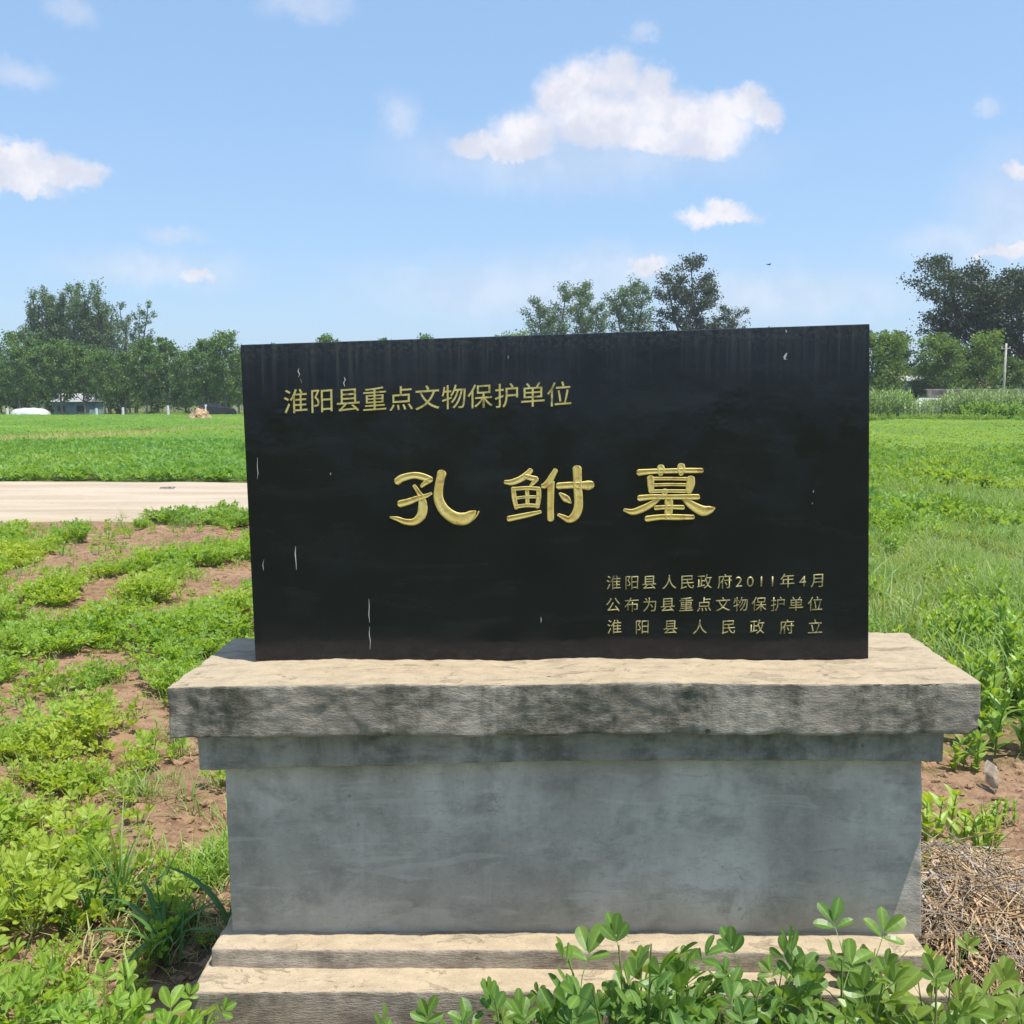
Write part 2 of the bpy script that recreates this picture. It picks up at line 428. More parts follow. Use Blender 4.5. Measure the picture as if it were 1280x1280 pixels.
def granite():
    m, t = mat('black_granite')
    P = t.n('ShaderNodeNewGeometry').outputs['Position']
    z = t.n('ShaderNodeSeparateXYZ', {0: P}).outputs[2]
    x = t.n('ShaderNodeSeparateXYZ', {0: P}).outputs[0]
    n1 = t.noise(P, 4, 5)
    c = t.mix(t.ramp(n1, 0.3, 0.7), (0.0045, 0.0062, 0.0100), (0.0085, 0.0110, 0.0155))
    # lime streaks running down from the top edge, which climbs to the right
    top = t.math('ADD', t.math('MULTIPLY', t.math('ADD', x, 0.63), 0.0328), 1.587)
    down = t.math('SUBTRACT', top, z)
    st = t.noise(t.scale(P, (1, 1, 0.035)), 75, 4, 0.7)
    st2 = t.noise(t.scale(P, (1, 1, 0.05)), 16, 3, 0.6)
    lim = t.math('MULTIPLY', t.ramp(down, 0.16, 0.0), t.ramp(st, 0.42, 0.72))
    lim = t.math('MULTIPLY', lim, t.ramp(st2, 0.3, 0.65))
    edge = t.math('MULTIPLY', t.ramp(down, 0.055, 0.01), t.ramp(t.noise(P, 90, 4, 0.7), 0.4, 0.7))
    c = t.mix(t.math('MULTIPLY', lim, 0.55), c, (0.085, 0.085, 0.07))
    c = t.mix(t.math('MULTIPLY', edge, 0.45), c, (0.09, 0.09, 0.08))
    # splashed dust along the foot
    ft = t.math('MULTIPLY', t.ramp(z, 0.90, 0.835), t.ramp(t.noise(t.scale(P, (1, 1, 1.6)), 22, 5, 0.65), 0.45, 0.7))
    c = t.mix(t.math('MULTIPLY', ft, 0.4), c, (0.035, 0.034, 0.034))
    sm = t.noise(t.scale(P, (1, 1, 0.12)), 9, 5, 0.6)
    c = t.mix(t.math('MULTIPLY', t.ramp(sm, 0.55, 0.75), 0.5), c, (0.015, 0.016, 0.015))
    wipe = t.noise(t.scale(P, (2.0, 1, 9.0), (0, 0.12, 0)), 1.6, 5, 0.6, 1.0)
    c = t.mix(t.math('MULTIPLY', t.ramp(wipe, 0.5, 0.72), 0.45), c, (0.016, 0.019, 0.024))
    spk = t.noise(P, 260, 2, 0.5)
    c = t.mix(t.math('MULTIPLY', t.ramp(spk, 0.74, 0.8), 0.35), c, (0.12, 0.12, 0.12))
    rg = t.ramp(t.noise(P, 7, 5, 0.6), 0.3, 0.7, 0.06, 0.22)
    b = t.n('ShaderNodeBsdfPrincipled', {'Base Color': c, 'Roughness': rg, 'Specular IOR Level': 0.42})
    bp = t.n('ShaderNodeBump', {'Height': t.noise(P, 5, 4, 0.5), 'Strength': 0.25, 'Distance': 0.01})
    t.t.links.new(bp.outputs[0], b.inputs['Normal'])
    t.n('ShaderNodeOutputMaterial', {0: b.outputs[0]})
    return m


M['granite'] = granite()


def gold(name, c1, c2, worn, amt):
    m, t = mat(name)
    P = t.n('ShaderNodeNewGeometry').outputs['Position']
    c = t.mix(t.ramp(t.noise(P, 30, 4), 0.3, 0.7), c1, c2)
    c = t.mix(t.math('MULTIPLY', t.ramp(t.noise(P, 55, 5, 0.65), 0.5, 0.68), amt), c, worn)
    b = t.n('ShaderNodeBsdfPrincipled', {'Base Color': c, 'Roughness': 0.5, 'Specular IOR Level': 0.5, 'Metallic': 0.15})
    bp = t.n('ShaderNodeBump', {'Height': t.noise(P, 160, 4), 'Strength': 0.5, 'Distance': 0.001})
    t.t.links.new(bp.outputs[0], b.inputs['Normal'])
    t.n('ShaderNodeOutputMaterial', {0: b.outputs[0]})
    return m


M['gold'] = gold('gold_paint', (0.68, 0.50, 0.12), (0.78, 0.62, 0.21), (0.46, 0.24, 0.07), 0.8)
M['gold_thin'] = gold('worn_gold_paint', (0.58, 0.46, 0.13), (0.68, 0.58, 0.22), (0.16, 0.12, 0.04), 0.8)
M['gold_dull'] = gold('dull_gold_paint', (0.36, 0.32, 0.14), (0.46, 0.42, 0.20), (0.10, 0.085, 0.04), 0.9)
M['white'] = simple('dried_white_splash', (0.5, 0.5, 0.48), 0.8, 0.3)

# ------------------------------------------------------------------ ground
ROAD_Y0, ROAD_Y1 = 12.45, 18.5


def road_near(x):
    return ROAD_Y0 + 0.10 * math.sin(x * 0.9) + 0.06 * math.sin(x * 2.3 + 1) - 0.02 * (x + 4)


def road_far(x):
    return ROAD_Y1 + 0.18 * math.sin(x * 0.5) + 0.08 * math.sin(x * 1.9)


ROWS_X0, ROWS_DX = -0.55, 0.72


def ground_h(x, y):
    if y < 1.0 or y > ROAD_Y0 + 7 or abs(x) > 12: return 0.0
    n = mnoise.noise((x * 2.3, y * 2.3, 0)) * 0.028 + mnoise.noise((x * 8, y * 8, 3)) * 0.012 + mnoise.noise((x * 21, y * 21, 5)) * 0.006
    if y > ROAD_Y0 - 0.6: n *= max(0.0, (ROAD_Y0 - y) / 0.6) if y < ROAD_Y0 else 0.0
    near = max(0.0, 1 - max(0, abs(x - 0.15) - 0.95) / 0.3) if 1.9 < y < 2.9 else 0.0
    if x < 0.4 and y < ROAD_Y0 - 0.5:
        n += 0.020 * math.cos((x - ROWS_X0) / ROWS_DX * 2 * PI)
    return n * (1 - near * 0.8) + 0.0


def axis(lo, hi, dense_lo, dense_hi, step, growth=1.25):
    a = list(np.arange(dense_lo, dense_hi + 1e-6, step))
    s, v = step, dense_lo
    left = []
    while v > lo:
        s *= growth
        v -= s
        left.append(max(v, lo))
    s, v = step, dense_hi
    right = []
    while v < hi:
        s *= growth
        v += s
        right.append(min(v, hi))
    return left[::-1] + a + right


def build_ground():
    xs = axis(-3000, 3000, -5.2, 3.4, 0.045)
    ys = axis(-3000, 4000, 2.0, 12.6, 0.045)
    nx, ny = len(xs), len(ys)
    V = [(x, y, ground_h(x, y)) for y in ys for x in xs]
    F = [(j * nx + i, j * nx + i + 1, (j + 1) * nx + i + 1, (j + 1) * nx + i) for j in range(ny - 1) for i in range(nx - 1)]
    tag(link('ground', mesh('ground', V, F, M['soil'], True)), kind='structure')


build_ground()


def build_road():
    """pale earth road crossing behind the plot, turning away behind the stone"""
    g = Geo()
    near, far = [], []
    xs = np.linspace(-60, -1.2, 240)
    for x in xs:
        near.append((x, road_near(x)))
        far.append((x, road_far(x) if x < -4 else road_far(-4) + (x + 4) * 0.4))
    # bend away to the distance
    for k in range(40):
        a = k / 39
        near.append((-1.2 + 3.2 * math.sin(a * PI / 2), road_near(-1.2) + 6.2 * (1 - math.cos(a * PI / 2))))
        far.append((-1.2 + 0.001 * k - 0.4 * a, road_far(-4) + 1.1 + 2.5 * a))
    for yy in np.linspace(22, 95, 40):
        near.append((2.0 + 0.2 * math.sin(yy * 0.3), yy))
        far.append((-1.6 + 0.2 * math.sin(yy * 0.27), yy + 1.5))
    n = len(near)
    V, F = [], []
    for i in range(n):
        a, b = Vector(near[i]), Vector(far[i])
        a = a + Vector((0, mnoise.noise((a.x * 3, a.y * 2, 1)) * 0.10))
        b = b + Vector((0, mnoise.noise((b.x * 2, b.y, 2)) * 0.2))
        cols = [(a.x, a.y - 0.03, -0.02), (a.x, a.y, 0.045)]
        for f in np.linspace(0.06, 0.94, 14):
            p = a.lerp(b, f)
            cols.append((p.x, p.y, 0.05 + mnoise.noise((p.x * 0.8, p.y * 2.0, 7)) * 0.018))
        cols += [(b.x, b.y, 0.045), (b.x, b.y + 0.03, -0.02)]
        V += cols
    m = 18
    for i in range(n - 1):
        for j in range(m - 1):
            F.append((i * m + j, (i + 1) * m + j, (i + 1) * m + j + 1, i * m + j + 1))
    me = mesh('road', V, F, M['road'], True)
    tag(link('road', me), kind='structure')


build_road()


# ------------------------------------------------------------------ pedestal
def param(n, r):
    """0..1 divisions with extra ones near both ends"""
    e = [0, r * 0.35, r * 0.8, r * 1.5]
    return sorted(set([round(q, 5) for q in e + list(np.linspace(r * 2.5, 1 - r * 2.5, n)) + [1 - q for q in e]]))


def wbox(name, c, mat_, parent, n=(150, 34, 12), rad=0.010, amp=0.004, fine=0.0015, edge=0.006, seed=0, wave=None):
    """c: 8 corners (bottom FL FR BR BL, top FL FR BR BL); a block of hand-cast cement with worn, wavy edges"""
    c = [Vector(p) for p in c]
    sx, sy, sz = (c[1] - c[0]).length, (c[3] - c[0]).length, (c[4] - c[0]).length
    px, py, pz = param(n[0], rad / sx), param(n[1], rad / sy), param(n[2], rad / sz)
    idx, V, F = {}, [], []

    def pos(a, b, k):
        bot = c[0].lerp(c[1], a).lerp(c[3].lerp(c[2], a), b)
        top = c[4].lerp(c[5], a).lerp(c[7].lerp(c[6], a), b)
        p = bot.lerp(top, k)
        ctr = c[0].lerp(c[6], 0.5)
        # rounding
        ins = Vector((min(a, 1 - a) * sx, min(b, 1 - b) * sy, min(k, 1 - k) * sz))
        ch = max(0.0, mnoise.noise((p.x * 11 + seed, p.y * 13, p.z * 11)) + 0.35 * mnoise.noise((p.x * 37 + seed, p.y * 37, p.z * 37)) - 0.30)
        ed = mnoise.noise((p.x * 6 + seed, p.y * 6, p.z * 9)) * edge * 0.5
        r = rad * (0.7 + 0.5 * mnoise.noise((p.x * 30 + seed, p.y * 30, p.z * 30)) + 7.0 * ch * (edge / 0.011))
        d = [max(0, r - q) for q in ins]
        L = math.sqrt(sum(q * q for q in d))
        if L > 0 and L > r:
            f = (1 - r / L)
            sg = (1 if a < .5 else -1, 1 if b < .5 else -1, 1 if k < .5 else -1)
            p = p + Vector((sg[0] * d[0] * f, sg[1] * d[1] * f, sg[2] * d[2] * f))
        nrm = Vector(((a - .5) if ins.x < 1e-6 else 0, (b - .5) if ins.y < 1e-6 else 0, (k - .5) if ins.z < 1e-6 else 0))
        if nrm.length > 0: nrm.normalize()
        q = p + Vector((seed * 3.1, 0, 0))
        dd = mnoise.noise(q * 2.2) * amp + mnoise.noise(q * 17) * fine + mnoise.noise(q * 45) * fine * 0.9
        p = p + nrm * (dd + (ed if L > 0 else 0))
        if wave: p.z += wave(p.x, k)
        return p

    def vid(i, j, k):
        key = (i, j, k)
        if key not in idx:
            idx[key] = len(V)
            V.append(pos(px[i], py[j], pz[k]))
        return idx[key]
    X, Y, Z = len(px) - 1, len(py) - 1, len(pz) - 1
    for i in range(X):
        for j in range(Y):
            F.append((vid(i, j, 0), vid(i, j + 1, 0), vid(i + 1, j + 1, 0), vid(i + 1, j, 0)))
            F.append((vid(i, j, Z), vid(i + 1, j, Z), vid(i + 1, j + 1, Z), vid(i, j + 1, Z)))
    for i in range(X):
        for k in range(Z):
            F.append((vid(i, 0, k), vid(i + 1, 0, k), vid(i + 1, 0, k + 1), vid(i, 0, k + 1)))
            F.append((vid(i, Y, k), vid(i, Y, k + 1), vid(i + 1, Y, k + 1), vid(i + 1, Y, k)))
    for j in range(Y):
        for k in range(Z):
            F.append((vid(0, j, k), vid(0, j, k + 1), vid(0, j + 1, k + 1), vid(0, j + 1, k)))
            F.append((vid(X, j, k), vid(X, j + 1, k), vid(X, j + 1, k + 1), vid(X, j, k + 1)))
    return link(name, mesh(name, V, F, mat_, True), parent=parent)


ped = tag(empty('stone_pedestal', (0.15, 2.45, 0)), 'weathered grey cement pedestal with overhanging cap and two low steps, carrying the black slab', 'pedestal')
PL = Vector((0.15, 2.45, 0))


def loc8(pts):
    return [Vector(p) - PL for p in pts]


sag = lambda x, k: 0.003 * math.sin((x + 0.9) * 2.1) + 0.0012 * math.sin(x * 9)
o = wbox('cap_slab', loc8([(-0.760, 2.203, 0.712), (1.033, 2.200, 0.723), (1.053, 2.68, 0.715), (-0.742, 2.66, 0.712),
                           (-0.762, 2.200, 0.832), (1.034, 2.197, 0.842), (1.058, 2.685, 0.842), (-0.737, 2.655, 0.835)]), M['cap'], ped,
         (300, 60, 22), 0.008, 0.003, 0.0022, 0.009, 1, sag)
wbox('trim_band', loc8([(-0.714, 2.262, 0.626), (0.980, 2.255, 0.640), (0.990, 2.61, 0.640), (-0.70, 2.61, 0.63),
                        (-0.714, 2.258, 0.722), (0.982, 2.255, 0.732), (0.990, 2.61, 0.73), (-0.70, 2.61, 0.722)]), M['trim'], ped,
     (150, 20, 8), 0.007, 0.004, 0.001, 0.003, 2, lambda x, k: (0.011 * math.cos((x - 0.15) * 1.9) - 0.004) * (1 - k))
wbox('pedestal_body', loc8([(-0.664, 2.300, 0.205), (0.968, 2.300, 0.196), (0.968, 2.57, 0.196), (-0.664, 2.57, 0.2),
                            (-0.668, 2.300, 0.66), (0.948, 2.300, 0.665), (0.948, 2.57, 0.66), (-0.668, 2.57, 0.66)]), M['body'], ped,
     (150, 24, 40), 0.006, 0.005, 0.0012, 0.002, 3)
wbox('upper_step', loc8([(-0.690, 2.222, 0.160), (0.950, 2.205, 0.158), (0.950, 2.66, 0.158), (-0.690, 2.66, 0.16),
                         (-0.688, 2.225, 0.213), (0.948, 2.207, 0.207), (0.948, 2.66, 0.207), (-0.688, 2.66, 0.21)]), M['step'], ped,
     (170, 30, 6), 0.007, 0.004, 0.002, 0.006, 4, lambda x, k: 0.003 * math.sin(x * 4 + 1))
wbox('lower_step', loc8([(-0.706, 2.122, -0.08), (0.975, 2.118, -0.08), (0.975, 2.74, -0.08), (-0.706, 2.74, -0.08),
                         (-0.704, 2.125, 0.168), (0.972, 2.120, 0.163), (0.972, 2.74, 0.163), (-0.704, 2.74, 0.168)]), M['step'], ped,
     (170, 30, 16), 0.008, 0.004, 0.002, 0.006, 5, lambda x, k: 0.003 * math.sin(x * 3 + 2))

# ------------------------------------------------------------------ black stele
FY = 2.410      # front face of the stele
stele = tag(empty('stone_stele', (0.12, 2.475, 0.838)), 'black polished stone tablet with gold Chinese inscription standing on the cement cap', 'stone tablet')
SL = Vector((0.12, 2.475, 0.838))
zf = 0.836
b8 = [Vector(p) - SL for p in [(-0.617, FY, zf), (0.857, FY, zf + 0.004), (0.857, FY + 0.13, zf + 0.004), (-0.617, FY + 0.13, zf),
                               (-0.633, FY, 1.587), (0.831, FY, 1.635), (0.831, FY + 0.13, 1.635), (-0.633, FY + 0.13, 1.587)]]
bm = bmesh.new()
vs = [bm.verts.new(p) for p in b8]
for f in [(0, 3, 2, 1), (4, 5, 6, 7), (0, 1, 5, 4), (2, 3, 7, 6), (0, 4, 7, 3), (1, 2, 6, 5)]:
    bm.faces.new([vs[i] for i in f])
bmesh.ops.bevel(bm, geom=list(bm.edges), offset=0.003, segments=2, affect='EDGES', profile=0.6)
me = bpy.data.meshes.new('tablet')
bm.to_mesh(me)
bm.free()
me.materials.append(M['granite'])
link('tablet', me, parent=stele)


def face(u, v):
    """photo-measured point on the tablet's face -> metres on the face (x, z)"""
    dx, dv = (u - 640) / 1280, (v - 640) / 1280
    yy = math.cos(PITCH) - dv * math.sin(PITCH)
    zz = -math.sin(PITCH) - dv * math.cos(PITCH)
    k = FY / yy
    return dx * k, H + zz * k


def catmull(P, sub=7):
    P = [np.array(p, float) for p in P]
    if len(P) == 2: P = [P[0], (P[0] + P[1]) / 2, P[1]]
    Q = [2 * P[0] - P[1]] + P + [2 * P[-1] - P[-2]]
    out_ = []
    for i in range(1, len(Q) - 2):
        for s in range(sub):
            t = s / sub
            a, b, c, d = Q[i - 1], Q[i], Q[i + 1], Q[i + 2]
            out_.append(0.5 * ((2 * b) + (-a + c) * t + (2 * a - 5 * b + 4 * c - d) * t * t + (-a + 3 * b - 3 * c + d) * t ** 3))
    out_.append(P[-1])
    return out_


def stroke(g, pts, sc, ox, oz, lift):
    """one carved brush stroke: raised rim, sunken middle, round ends"""
    C = catmull(pts)
    # extend by round caps
    def cap(p, q):
        d = (p[:2] - q[:2])
        L = np.linalg.norm(d) + 1e-6
        d = d / L
        r = p[2] / 2
        res = []
        for a in (0.35, 0.62, 0.82, 0.95, 1.0):
            res.append(np.array([p[0] + d[0] * r * a * 0.8, p[1] + d[1] * r * a * 0.8, p[2] * math.sqrt(max(0.0, 1 - a * a)) + 1.5]))
        return res
    C = cap(C[0], C[1])[::-1] + C + cap(C[-1], C[-2])
    prof = [(-1.0, 0.0), (-0.93, 1.0), (-0.74, 1.35), (-0.42, 0.75), (0.0, 0.5), (0.42, 0.75), (0.74, 1.35), (0.93, 1.0), (1.0, 0.0)]
    V, F = [], []
    n = len(C)
    for i, p in enumerate(C):
        a, b = C[max(i - 1, 0)], C[min(i + 1, n - 1)]
        t = (b - a)[:2]
        t = t / (np.linalg.norm(t) + 1e-9)
        nx_, ny_ = -t[1], t[0]
        hw = p[2] / 2 * 1.02
        endf = min(1.0, hw / 18.0)
        for s, h in prof:
            u_, v_ = p[0] + nx_ * hw * s, p[1] + ny_ * hw * s
            V.append((ox + u_ * sc, -(h * 0.0013 * endf + lift), oz - v_ * sc))
    m = len(prof)
    for i in range(n - 1):
        for j in range(m - 1):
            F.append((i * m + j, i * m + j + 1, (i + 1) * m + j + 1, (i + 1) * m + j))
    g.add(V, F)


BIG = [
    ((480, 575), 10.667, [
        [(180, 285, 95), (250, 240, 95), (400, 205, 85), (520, 225, 92), (620, 262, 82)],
        [(620, 265, 70), (560, 300, 68), (500, 350, 42)],
        [(405, 345, 45), (460, 430, 60), (505, 520, 95), (515, 640, 125), (490, 750, 120), (400, 825, 92), (280, 825, 75), (170, 785, 58), (80, 765, 20)],
        [(215, 585, 92), (330, 555, 84), (450, 510, 70), (560, 480, 55), (630, 445, 35)],
        [(772, 180, 120), (750, 270, 112), (728, 400, 118), (728, 520, 128), (780, 640, 140), (870, 730, 150), (980, 785, 162), (1090, 780, 160), (1170, 725, 110), (1215, 685, 30)],
        [(1185, 805, 12), (1230, 750, 18), (1262, 690, 22)]]),
    ((620, 575), 9.846, [
        [(425, 130, 62), (370, 190, 80), (290, 240, 75), (190, 275, 70), (115, 272, 48)],
        [(370, 205, 60), (440, 225, 66), (495, 235, 58), (460, 280, 50), (420, 320, 28)],
        [(212, 350, 55), (225, 470, 60), (250, 590, 52)],
        [(215, 358, 48), (380, 345, 45), (530, 355, 48)],
        [(525, 360, 58), (525, 470, 60), (508, 575, 56)],
        [(240, 470, 35), (380, 455, 35), (510, 455, 35)],
        [(250, 575, 45), (380, 560, 45), (510, 565, 45)],
        [(380, 360, 50), (385, 460, 50), (385, 560, 50)],
        [(160, 725, 70), (280, 700, 65), (420, 670, 58), (545, 640, 40)],
        [(730, 130, 60), (690, 200, 75), (650, 270, 82), (605, 312, 74), (575, 320, 56)],
        [(675, 280, 88), (672, 420, 84), (670, 580, 82), (672, 725, 84)],
        [(770, 320, 82), (900, 310, 80), (1040, 310, 85), (1130, 312, 116), (1170, 305, 95)],
        [(995, 110, 110), (1000, 220, 105), (1005, 350, 105), (1015, 480, 105), (1010, 600, 110), (970, 690, 108), (900, 735, 80), (830, 705, 58), (768, 675, 34)],
        [(785, 410, 28), (835, 455, 78), (880, 490, 78), (922, 528, 20)]]),
    ((770, 575), 9.846, [
        [(280, 155, 78), (450, 140, 62), (650, 135, 58), (850, 130, 62), (1045, 130, 60)],
        [(545, 90, 86), (550, 130, 98), (542, 172, 60)],
        [(795, 75, 92), (795, 130, 98), (795, 170, 58)],
        [(420, 225, 88), (425, 300, 82), (432, 385, 68)],
        [(915, 232, 98), (912, 300, 105), (893, 380, 84)],
        [(450, 230, 42), (650, 230, 40), (860, 233, 42)],
        [(470, 308, 38), (650, 302, 36), (850, 305, 38)],
        [(440, 387, 44), (640, 382, 40), (880, 386, 44)],
        [(600, 380, 68), (592, 440, 66)],
        [(290, 470, 74), (450, 455, 64), (650, 455, 58), (850, 455, 64), (1005, 455, 68)],
        [(540, 460, 50), (440, 540, 74), (330, 600, 84), (210, 640, 74), (105, 617, 36)],
        [(830, 460, 66), (900, 530, 90), (990, 590, 112), (1080, 628, 122), (1165, 612, 88), (1213, 592, 26)],
        [(490, 590, 56), (650, 580, 50), (825, 585, 56)],
        [(650, 510, 104), (650, 600, 100), (645, 690, 96)],
        [(385, 725, 72), (550, 705, 66), (750, 705, 70), (950, 705, 56)]])]
for (cu, cv), zoom, strokes in BIG:
    uc, vc = cu + 640 / zoom, cv + 480 / zoom
    x0, z0 = face(uc, vc)
    x1, _ = face(uc + 1, vc)
    mpp = (x1 - x0) / zoom
    g = Geo()
    for q, st in enumerate(strokes):
        stroke(g, st, mpp, -640 * mpp, 480 * mpp, 0.0002 + 0.00013 * (q % 5))
    me = g.mesh('large_character', M['gold'], True)
    link('large_character', me, parent=stele, loc=Vector((x0, FY, z0)) - SL)


def glyph(ch, u, v, hpx, wpx, matr, slant=0.05, thin=0.0):
    c = bpy.data.curves.new('glyph', 'FONT')
    c.body = ch
    c.size = 1
    c.extrude = 0.0
    c.offset = thin
    tmp = bpy.data.objects.new('glyph', c)
    COL.objects.link(tmp)
    bpy.context.view_layer.update()
    me = bpy.data.meshes.new_from_object(tmp.evaluated_get(bpy.context.evaluated_depsgraph_get()))
    bpy.data.objects.remove(tmp)
    n = len(me.vertices)
    a = np.zeros(n * 3, np.float32)
    me.vertices.foreach_get('co', a)
    a = a.reshape(-1, 3)
    cx, cy = (a[:, 0].min() + a[:, 0].max()) / 2, 0.375
    full = 0.92
    if ch in '0124': full = 0.95
    x0, z0 = face(u, v)
    x1, z1 = face(u + 1, v + 1)
    mx, mz = (x1 - x0), (z0 - z1)
    X = (a[:, 0] - cx) / full * wpx * mx
    Z = (a[:, 1] - cy) / full * hpx * mz
    Z = Z + slant * X
    bmm = bmesh.new()
    for i in range(n):
        me.vertices[i].co = (X[i], 0, Z[i])
    bmm.from_mesh(me)
    bmesh.ops.remove_doubles(bmm, verts=bmm.verts, dist=1e-5)
    # rounded relief: front face slightly proud, edges sloping to the stone
    res = bmesh.ops.extrude_face_region(bmm, geom=list(bmm.faces))
    nv = [e for e in res['geom'] if isinstance(e, bmesh.types.BMVert)]
    for vv in nv: vv.co.y -= 0.0011
    bmesh.ops.recalc_face_normals(bmm, faces=bmm.faces)
    bmm.to_mesh(me)
    bmm.free()
    me.materials.clear()
    me.materials.append(matr)
    link('character', me, parent=stele, loc=Vector((x0, FY - 0.0002, z0)) - SL)


for i, ch in enumerate('淮阳县重点文物保护单位'):
    u = 369.5 + 32.95 * i
    glyph(ch, u, 501.5 - 0.027 * (u - 370), 30, 30, M['gold_thin'], 0.07, 0.0)
for ch, u in zip('淮阳县人民政府2011年4月', [767, 789.7, 811.5, 836.5, 859, 880.6, 905.7, 923.5, 937.6, 951.6, 965.5, 984, 1003, 1020.8]):
    glyph(ch, u, 728.3 - 0.011 * (u - 767), 17.5, 17.5, M['gold_dull'], 0.05, -0.003)
for ch, u in zip('公布为县重点文物保护单位', [766.5, 789.3, 812, 834.5, 857.6, 880, 903.6, 925.6, 948.6, 972, 995, 1018.8]):
    glyph(ch, u, 756 - 0.005 * (u - 767), 17.5, 17.5, M['gold_dull'], 0.05, -0.003)
for ch, u in zip('淮阳县人民政府立', [768, 802.7, 838, 874.7, 910.5, 946.2, 983.2, 1018.8]):
    glyph(ch, u, 783.5, 17.5, 17.5, M['gold_dull'], 0.05, -0.003)


# dried white splashes
def splash(pts, wid):
    g = Geo()
    L, R = [], []
    for i, (u, v) in enumerate(pts):
        x, z = face(u, v)
        wd = wid * 0.0019 * (0.5 + random.random() * 0.8) * (0.25 if i in (0, len(pts) - 1) else 1)
        L.append((x - wd / 2, z))
        R.append((x + wd / 2, z + random.uniform(-.5, .5) * 0.001))
    V = []
    for (a, z1), (b, z2) in zip(L, R):
        V += [(a, FY - 0.0003, z1), ((a + b) / 2, FY - 0.0011, (z1 + z2) / 2), (b, FY - 0.0003, z2)]
    V = [Vector(v) - SL for v in V]
    F = []
    for i in range(len(pts) - 1):
        for j in range(2):
            F.append((3 * i + j, 3 * i + j + 1, 3 * i + j + 4, 3 * i + j + 3))
    g.add(V, F)
    link('white_splash', g.mesh('white_splash', M['white']), parent=stele)


splash([(374, 460), (372.5, 464), (374.5, 468), (373, 472)], 1.3)
splash([(375, 473), (377, 477), (376.5, 480)], 0.6)
splash([(430, 471), (431.5, 475), (429.5, 479), (431, 483)], 1.4)
splash([(322, 572), (321.5, 582), (322.5, 592), (321.5, 599)], 1.2)
splash([(369.5, 683), (369, 693), (370, 703), (370.5, 712)], 1.6)
splash([(330, 699), (328.5, 706), (329.5, 713)], 0.9)
splash([(461, 748), (461.5, 757), (461, 768), (462, 778)], 0.9)
splash([(462, 783), (461.5, 793), (463, 802), (462.5, 812)], 1.4)
splash([(983.5, 441), (981.5, 445), (980, 450)], 3.0)
splash([(979, 446), (981.5, 449), (984, 449.5)], 2.0)
splash([(982, 412), (983, 414.5), (982.5, 416)], 1.6)
splash([(1017, 612.5), (1016.5, 614.5), (1017, 616)], 1.6)
splash([(1015, 628), (1015.5, 629.5), (1015, 630.5)], 1.2)
splash([(413, 591), (413.3, 592.5), (413, 594)], 1.3)
splash([(676, 771), (676.4, 775), (676, 779)], 0.8)
splash([(635, 444), (635.3, 447), (635, 449)], 0.8)


# ------------------------------------------------------------------ plants
def leaflet(L, Wd, fold, droop, cup=0.0):
    T = [0.0, 0.16, 0.38, 0.62, 0.83, 0.95, 1.0]
    Wf = [0.05, 0.42, 0.80, 1.0, 0.86, 0.48, 0.06]
    V, Md = [], []
    for t, wf in zip(T, Wf):
        hw = Wd / 2 * wf
        z = -droop * L * t * t
        V += [(L * t, -hw, z + fold * hw), (L * t, 0, z), (L * t, hw, z + fold * hw)]
        Md += [0, 1, 0]
    F = []
    for i in range(len(T) - 1):
        for j in range(2):
            F.append((3 * i + j, 3 * i + 3 + j, 3 * i + 4 + j, 3 * i + 1 + j))
    return V, F, Md


def xf(V, Mx):
    return [Mx @ Vector(v) for v in V]


def compound(rs, size=1.0, open_=1.0):
    """peanut leaf: petiole along +X with two pairs of leaflets"""
    g = Geo()
    pl = 0.055 * size * rs.uniform(0.8, 1.25)
    P = [(0, 0, 0), (pl * 0.5, 0, 0.008 * size), (pl, 0, 0.006 * size), (pl + 0.014 * size, 0, 0.004 * size)]
    g.tube(P, [0.0013 * size, 0.0011 * size, 0.0009 * size, 0.0007 * size], 3, False)
    for k, (px_, ang) in enumerate([(pl, 72), (pl, -72), (pl + 0.014 * size, 26), (pl + 0.014 * size, -26)]):
        L = 0.047 * size * rs.uniform(0.9, 1.12) * (1.08 if k > 1 else 1)
        V, F, Md = leaflet(L, L * rs.uniform(0.46, 0.56), rs.uniform(0.1, 0.45), rs.uniform(-0.05, 0.3))
        a = math.radians(ang * open_ + rs.uniform(-10, 10))
        R = Matrix.Translation((px_, 0, 0.005 * size)) @ Matrix.Rotation(a, 4, 'Z') @ Matrix.Rotation(-math.radians(rs.uniform(0, 30)), 4, 'Y') @ Matrix.Rotation(math.radians(rs.uniform(-22, 22)), 4, 'X')
        g.add(xf(V, R), F, Md)
    return g


